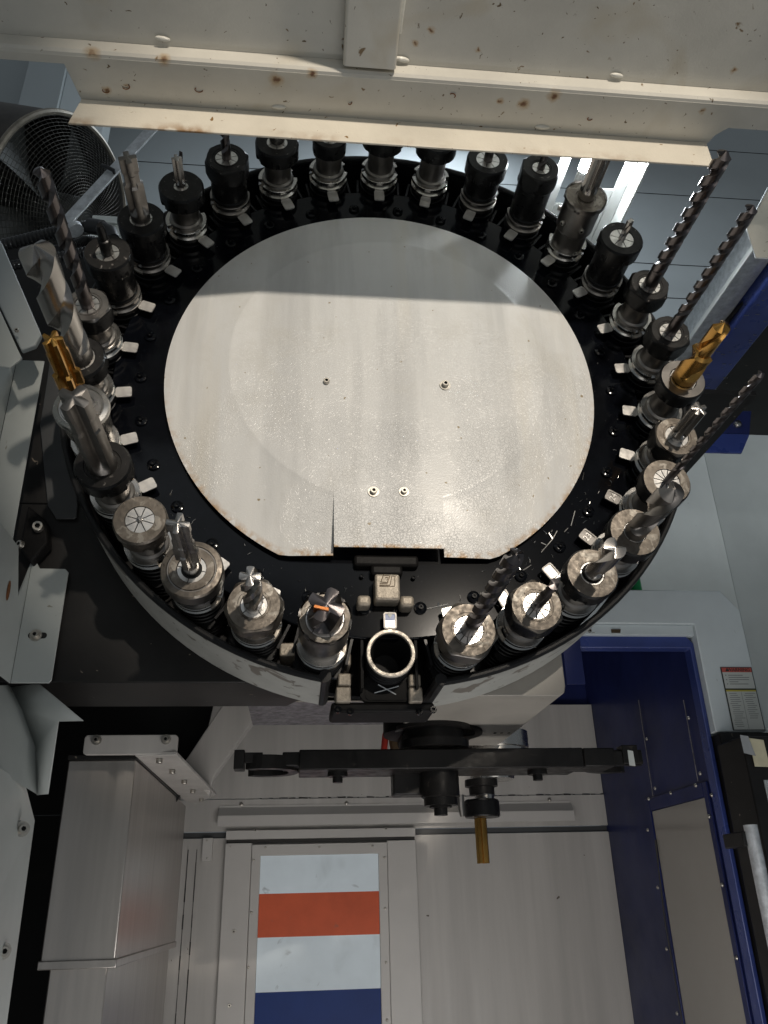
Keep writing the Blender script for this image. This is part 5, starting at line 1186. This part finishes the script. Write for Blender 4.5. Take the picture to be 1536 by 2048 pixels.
# grippers: a C shaped claw at each end
def claw(xc2, dirx, name):
    pts_o, pts_i = [], []
    for i in range(25):
        a = R(-130+260*i/24)
        pts_i.append((xc2+dirx*0.0345*math.cos(a+math.pi)*1.0, YA+.045+0.0345*math.sin(a)))
        pts_o.append((xc2+dirx*0.050*math.cos(a+math.pi)*1.0, YA+.045+0.050*math.sin(a)))
    poly = pts_o + pts_i[::-1]
    b = MB()
    n_ = len(poly)
    for i in range(24):
        quad = [pts_o[i], pts_o[i+1], pts_i[i+1], pts_i[i]]
        zz = zm-hz*0.75 + 0.0
        b.prism([(p[0], p[1], zm-hz*0.85) for p in quad], (0, 0, hz*1.35))
    return b.build(name, M['arm'], arm)
xcl, xcr = at(535, 1520, Y=YA+.045).x, at(1226, 1516, Y=YA+.045).x
claw(xcl, -1, 'gripper'); claw(xcr, 1, 'gripper')
b = MB(); b.box((xa0-.012, YA+.045, zm+.002), (.014, .04, hz*.7)); b.build('gripper_root', M['arm'], arm, .002)
b = MB(); b.box((xa1+.026, YA+.030, zm), (.026, .032, hz*.95)); b.box((xa1+.075, YA+.012, zm), (.024, .012, hz*.75)); b.build('gripper_root', M['arm'], arm, .002)
pe = at(1262, 1517, Y=YA)
b = MB(); b.box((pe.x-.003, YA+.004, zm+.003), (.013, .012, hz*.95)); b.build('gripper_tip', M['arm'], arm, .001)
sheet('tip_pad', M['labelw'], [at(u, v, Y=YA-.0085) for u, v in ((1255, 1500), (1266, 1502), (1271, 1532), (1259, 1531))], (0, .0004, 0), arm, 0)
pe = at(478, 1525, Y=YA)
b = MB(); b.box((pe.x, YA+.012, zm+.001), (.008, .014, hz*.95)); b.box((pe.x+.022, YA+.006, zm+.004), (.014, .006, hz*.5)); b.build('gripper_tip', M['arm'], arm, .001)
for u in (675, 1066):
    c = at(u, 1545, Z=za0); c = Vector((c.x, YA+.03, za0))
    b = MB(); b.loft([[(c.x+r*math.cos(t), c.y+r*math.sin(t), c.z-d) for t in [2*math.pi*j/20 for j in range(20)]] for r, d in ((.016, 0), (.016, .007), (.008, .007), (.008, .016))], False, True, smooth=False); b.build('stop_bolt', M['arm'], arm)
def vcyl(name, u, v0, v1, y, r, m, parent, prof=None, n=32):
    c = at(u, v1, Y=y); z0 = c.z; z1 = at(u, v0, Y=y).z
    pr_ = prof or [(1, 0), (1, 1)]
    b = MB(); b.loft([[(c.x+r*q*math.cos(t), y+r*q*math.sin(t), z0+(z1-z0)*h) for t in [2*math.pi*j/n for j in range(n)]] for q, h in pr_], smooth=False)
    return b.build(name, m, parent, 0)
Yax = YA+.045
vcyl('shaft', 868, 1455, 1500, Yax, .058, M['arm'], arm, [(1, 0), (1, .35), (.86, .36), (.86, .8), (1.1, .82), (1.1, 1)])
vcyl('hub', 882, 1534, 1612, Yax, .027, M['arm'], arm, [(1, 0), (1, .2), (1.15, .22), (1.15, 1)])
vcyl('hub_bolt', 882, 1606, 1631, Yax, .012, M['arm'], arm, [(.9, 0), (.9, .6), (1.5, .62), (1.5, 1)])
b = MB(); p = at(815, 1560, Y=Yax+.03); b.box((p.x, Yax+.03, (at(815, 1532, Y=Yax+.03).z+at(815, 1588, Y=Yax+.03).z)/2), (.026, .02, .026)); b.build('drive_block', M['arm'], arm, .003)
# housing above the arm
ah = thing('arm_drive_housing', at(850, 1450, Y=1.38), 'black drive housing hanging between magazine and arm', 'housing')
vcyl('drum', 866, 1425, 1475, 1.40, .085, M['blackcast'], ah, [(.8, 0), (1, .1), (1, 1)])
p0, p1 = at(800, 1425, Y=1.33), at(900, 1475, Y=1.33)
sheet('web', M['blackcast'], [at(800, 1416, Y=1.36), at(950, 1416, Y=1.36), at(952, 1470, Y=1.36), at(806, 1480, Y=1.36)], (0, .08, 0), ah, .004)
# bracket with mottled plate, cable and fitting
mp_ = thing('mottled_plate', at(640, 1430, Z=0.345), 'mottled zinc plate under the magazine with a slotted hole', 'plate')
zp = 0.345
pls = [at(505, 1450, Z=zp), at(772, 1450, Z=zp), at(780, 1402, Z=zp), at(520, 1402, Z=zp)]
yy0 = .5*(pls[0].y+pls[1].y); yy1 = .5*(pls[2].y+pls[3].y)
sheet('plate', M['speckle'], [(pls[0].x, yy0, zp), (pls[1].x+.01, yy0, zp), (pls[1].x+.01, yy1, zp), (pls[0].x, yy1, zp)], (0, 0, .008), mp_, .001)
sheet('upstand', M['greybox'], [(pls[0].x+.05, yy1, zp-.001), (pls[1].x+.01, yy1, zp-.001), (pls[1].x+.01, yy1, zp+.14), (pls[0].x+.05, yy1, zp+.14)], (0, .006, 0), mp_, .001)
c = at(746, 1437, Z=zp); b = MB(); b.prism([(p[0], p[1], zp-.0006) for p in rrect(c.x, c.y, .017, .014, .008)], (0, 0, .0004)); b.build('slot', M['void'], mp_)
cbl = thing('red_cable', at(770, 1470, Y=1.55), 'short red cable with brown fitting above the arm', 'cable')
b = MB(); b.tube([at(768, 1530, Y=1.5), at(768, 1500, Y=1.5), at(771, 1470, Y=1.5), at(778, 1450, Y=1.5)], .006, 12); b.build('sheath', M['redcable'], cbl)
b = MB(); b.tube([at(790, 1500, Y=1.49), at(790, 1482, Y=1.49), at(785, 1455, Y=1.49), at(782, 1440, Y=1.49)], [.009, .011, .010, .012], 8, smooth=False); b.build('fitting', M['brown'], cbl)
# spindle nose and tool in the spindle
YSp = 1.60
spd = thing('spindle_nose', at(990, 1480, Y=YSp), 'polished spindle nose behind the arm', 'spindle')
vcyl('nose', 985, 1468, 1560, YSp+.0, .075, M['steel'], spd, [(.55, 0), (.6, .25), (.95, .3), (.95, .62), (1, .64), (1, 1)])
hth = thing('spindle_tool_holder', at(966, 1600, Y=YSp), 'black nut holder with hanging brass coloured reamer in the spindle', 'tool holder')
vcyl('flange', 964, 1560, 1590, YSp, .024, M['arm'], hth, [(1, 0), (1, .5), (1.3, .55), (1.3, 1)])
vcyl('nut', 965, 1600, 1635, YSp, .0335, M['black_nut'], hth, [(.95, 0), (1, .08), (1, .9), (.93, 1)])
vcyl('collar', 970, 1578, 1601, YSp, .018, M['steel'], hth)
c = at(967, 1727, Y=YSp); z1 = at(967, 1636, Y=YSp).z
b = MB(); b.loft([[(c.x+.0115*(1 if (j//3) % 2 else .62)*math.cos(2*math.pi*j/24), YSp+.0115*(1 if (j//3) % 2 else .62)*math.sin(2*math.pi*j/24), z) for j in range(24)] for z in (c.z, z1)], smooth=False); b.build('reamer', M['gold'], hth)
cn = thing('coolant_nozzle', at(924, 1620, Y=1.56), 'thin grey coolant nozzle left of the spindle tool', 'nozzle')
b = MB(); b.tube([at(920, 1590, Y=1.56), at(922, 1615, Y=1.56), at(925, 1633, Y=1.56)], [.008, .006, .004], 10); b.build('pipe', M['steel_dull'], cn)

# ------------------------------------------------------------------ control box at the right bottom
YK = 1.50
cbx = thing('control_box', at(1490, 1700, Y=YK), 'black control box side at the right bottom edge', 'control box')
bx0 = at(1437, 1480, Y=YK).x; 
sheet('side', M['darkpanel'], [(xo_+.002, YPF-.01, -0.5), (xo_+.002, YPF-.01, zb1-.004), (xo_+.62, YPF-.01, zb1-.004), (xo_+.62, YPF-.01, -0.5)], (0, .05, 0), cbx, .002)
fpz = at(1500, 1472, Y=YK).z
xk0 = at(1496, 1540, Y=YK).x
sheet('front', M['darkpanel'], [(xk0, YK, -.5), (xk0+.5, YK, -.5), (xk0+.5, YK, fpz), (xk0, YK, fpz)], (0, .10, 0), cbx, .003)
p = at(1527, 1560, Y=YK-.001)
sheet('screen_edge', M['column'], [(p.x, YK-.002, p.z-.08), (p.x+.2, YK-.002, p.z-.08), (p.x+.2, YK-.002, p.z), (p.x, YK-.002, p.z)], (0, .0018, 0), cbx, 0)
nt_ = thing('taped_note', at(1520, 1505, Y=YK-.004), 'yellowed paper note taped on the black control box', 'note')
sheet('paper', M['yellow'], [at(u, v, Y=YK-.004) for u, v in ((1498, 1476), (1527, 1480), (1540, 1534), (1510, 1533))], (0, .0006, 0), nt_, 0)
sheet('tape', M['clear'], [at(u, v, Y=YK-.006) for u, v in ((1480, 1470), (1496, 1472), (1512, 1512), (1488, 1506))], (0, .0005, 0), nt_, 0)
hd = thing('grab_handle', at(1500, 1720, Y=1.40), 'round silver grab handle tube at the right bottom edge', 'handle')
h0 = at(1498, 1650, Y=1.42)
b = MB(); b.tube([(h0.x+.002, 1.42, h0.z-.0), (h0.x+.002, 1.42, h0.z-.5)], .0115, 24); b.build('tube', M['zinc'], hd)
b = MB(); p = at(1480, 1680, Y=1.45); b.box((h0.x-.006, 1.455, p.z), (.010, .035, .012)); b.build('standoff', M['darkpanel'], hd, .002)
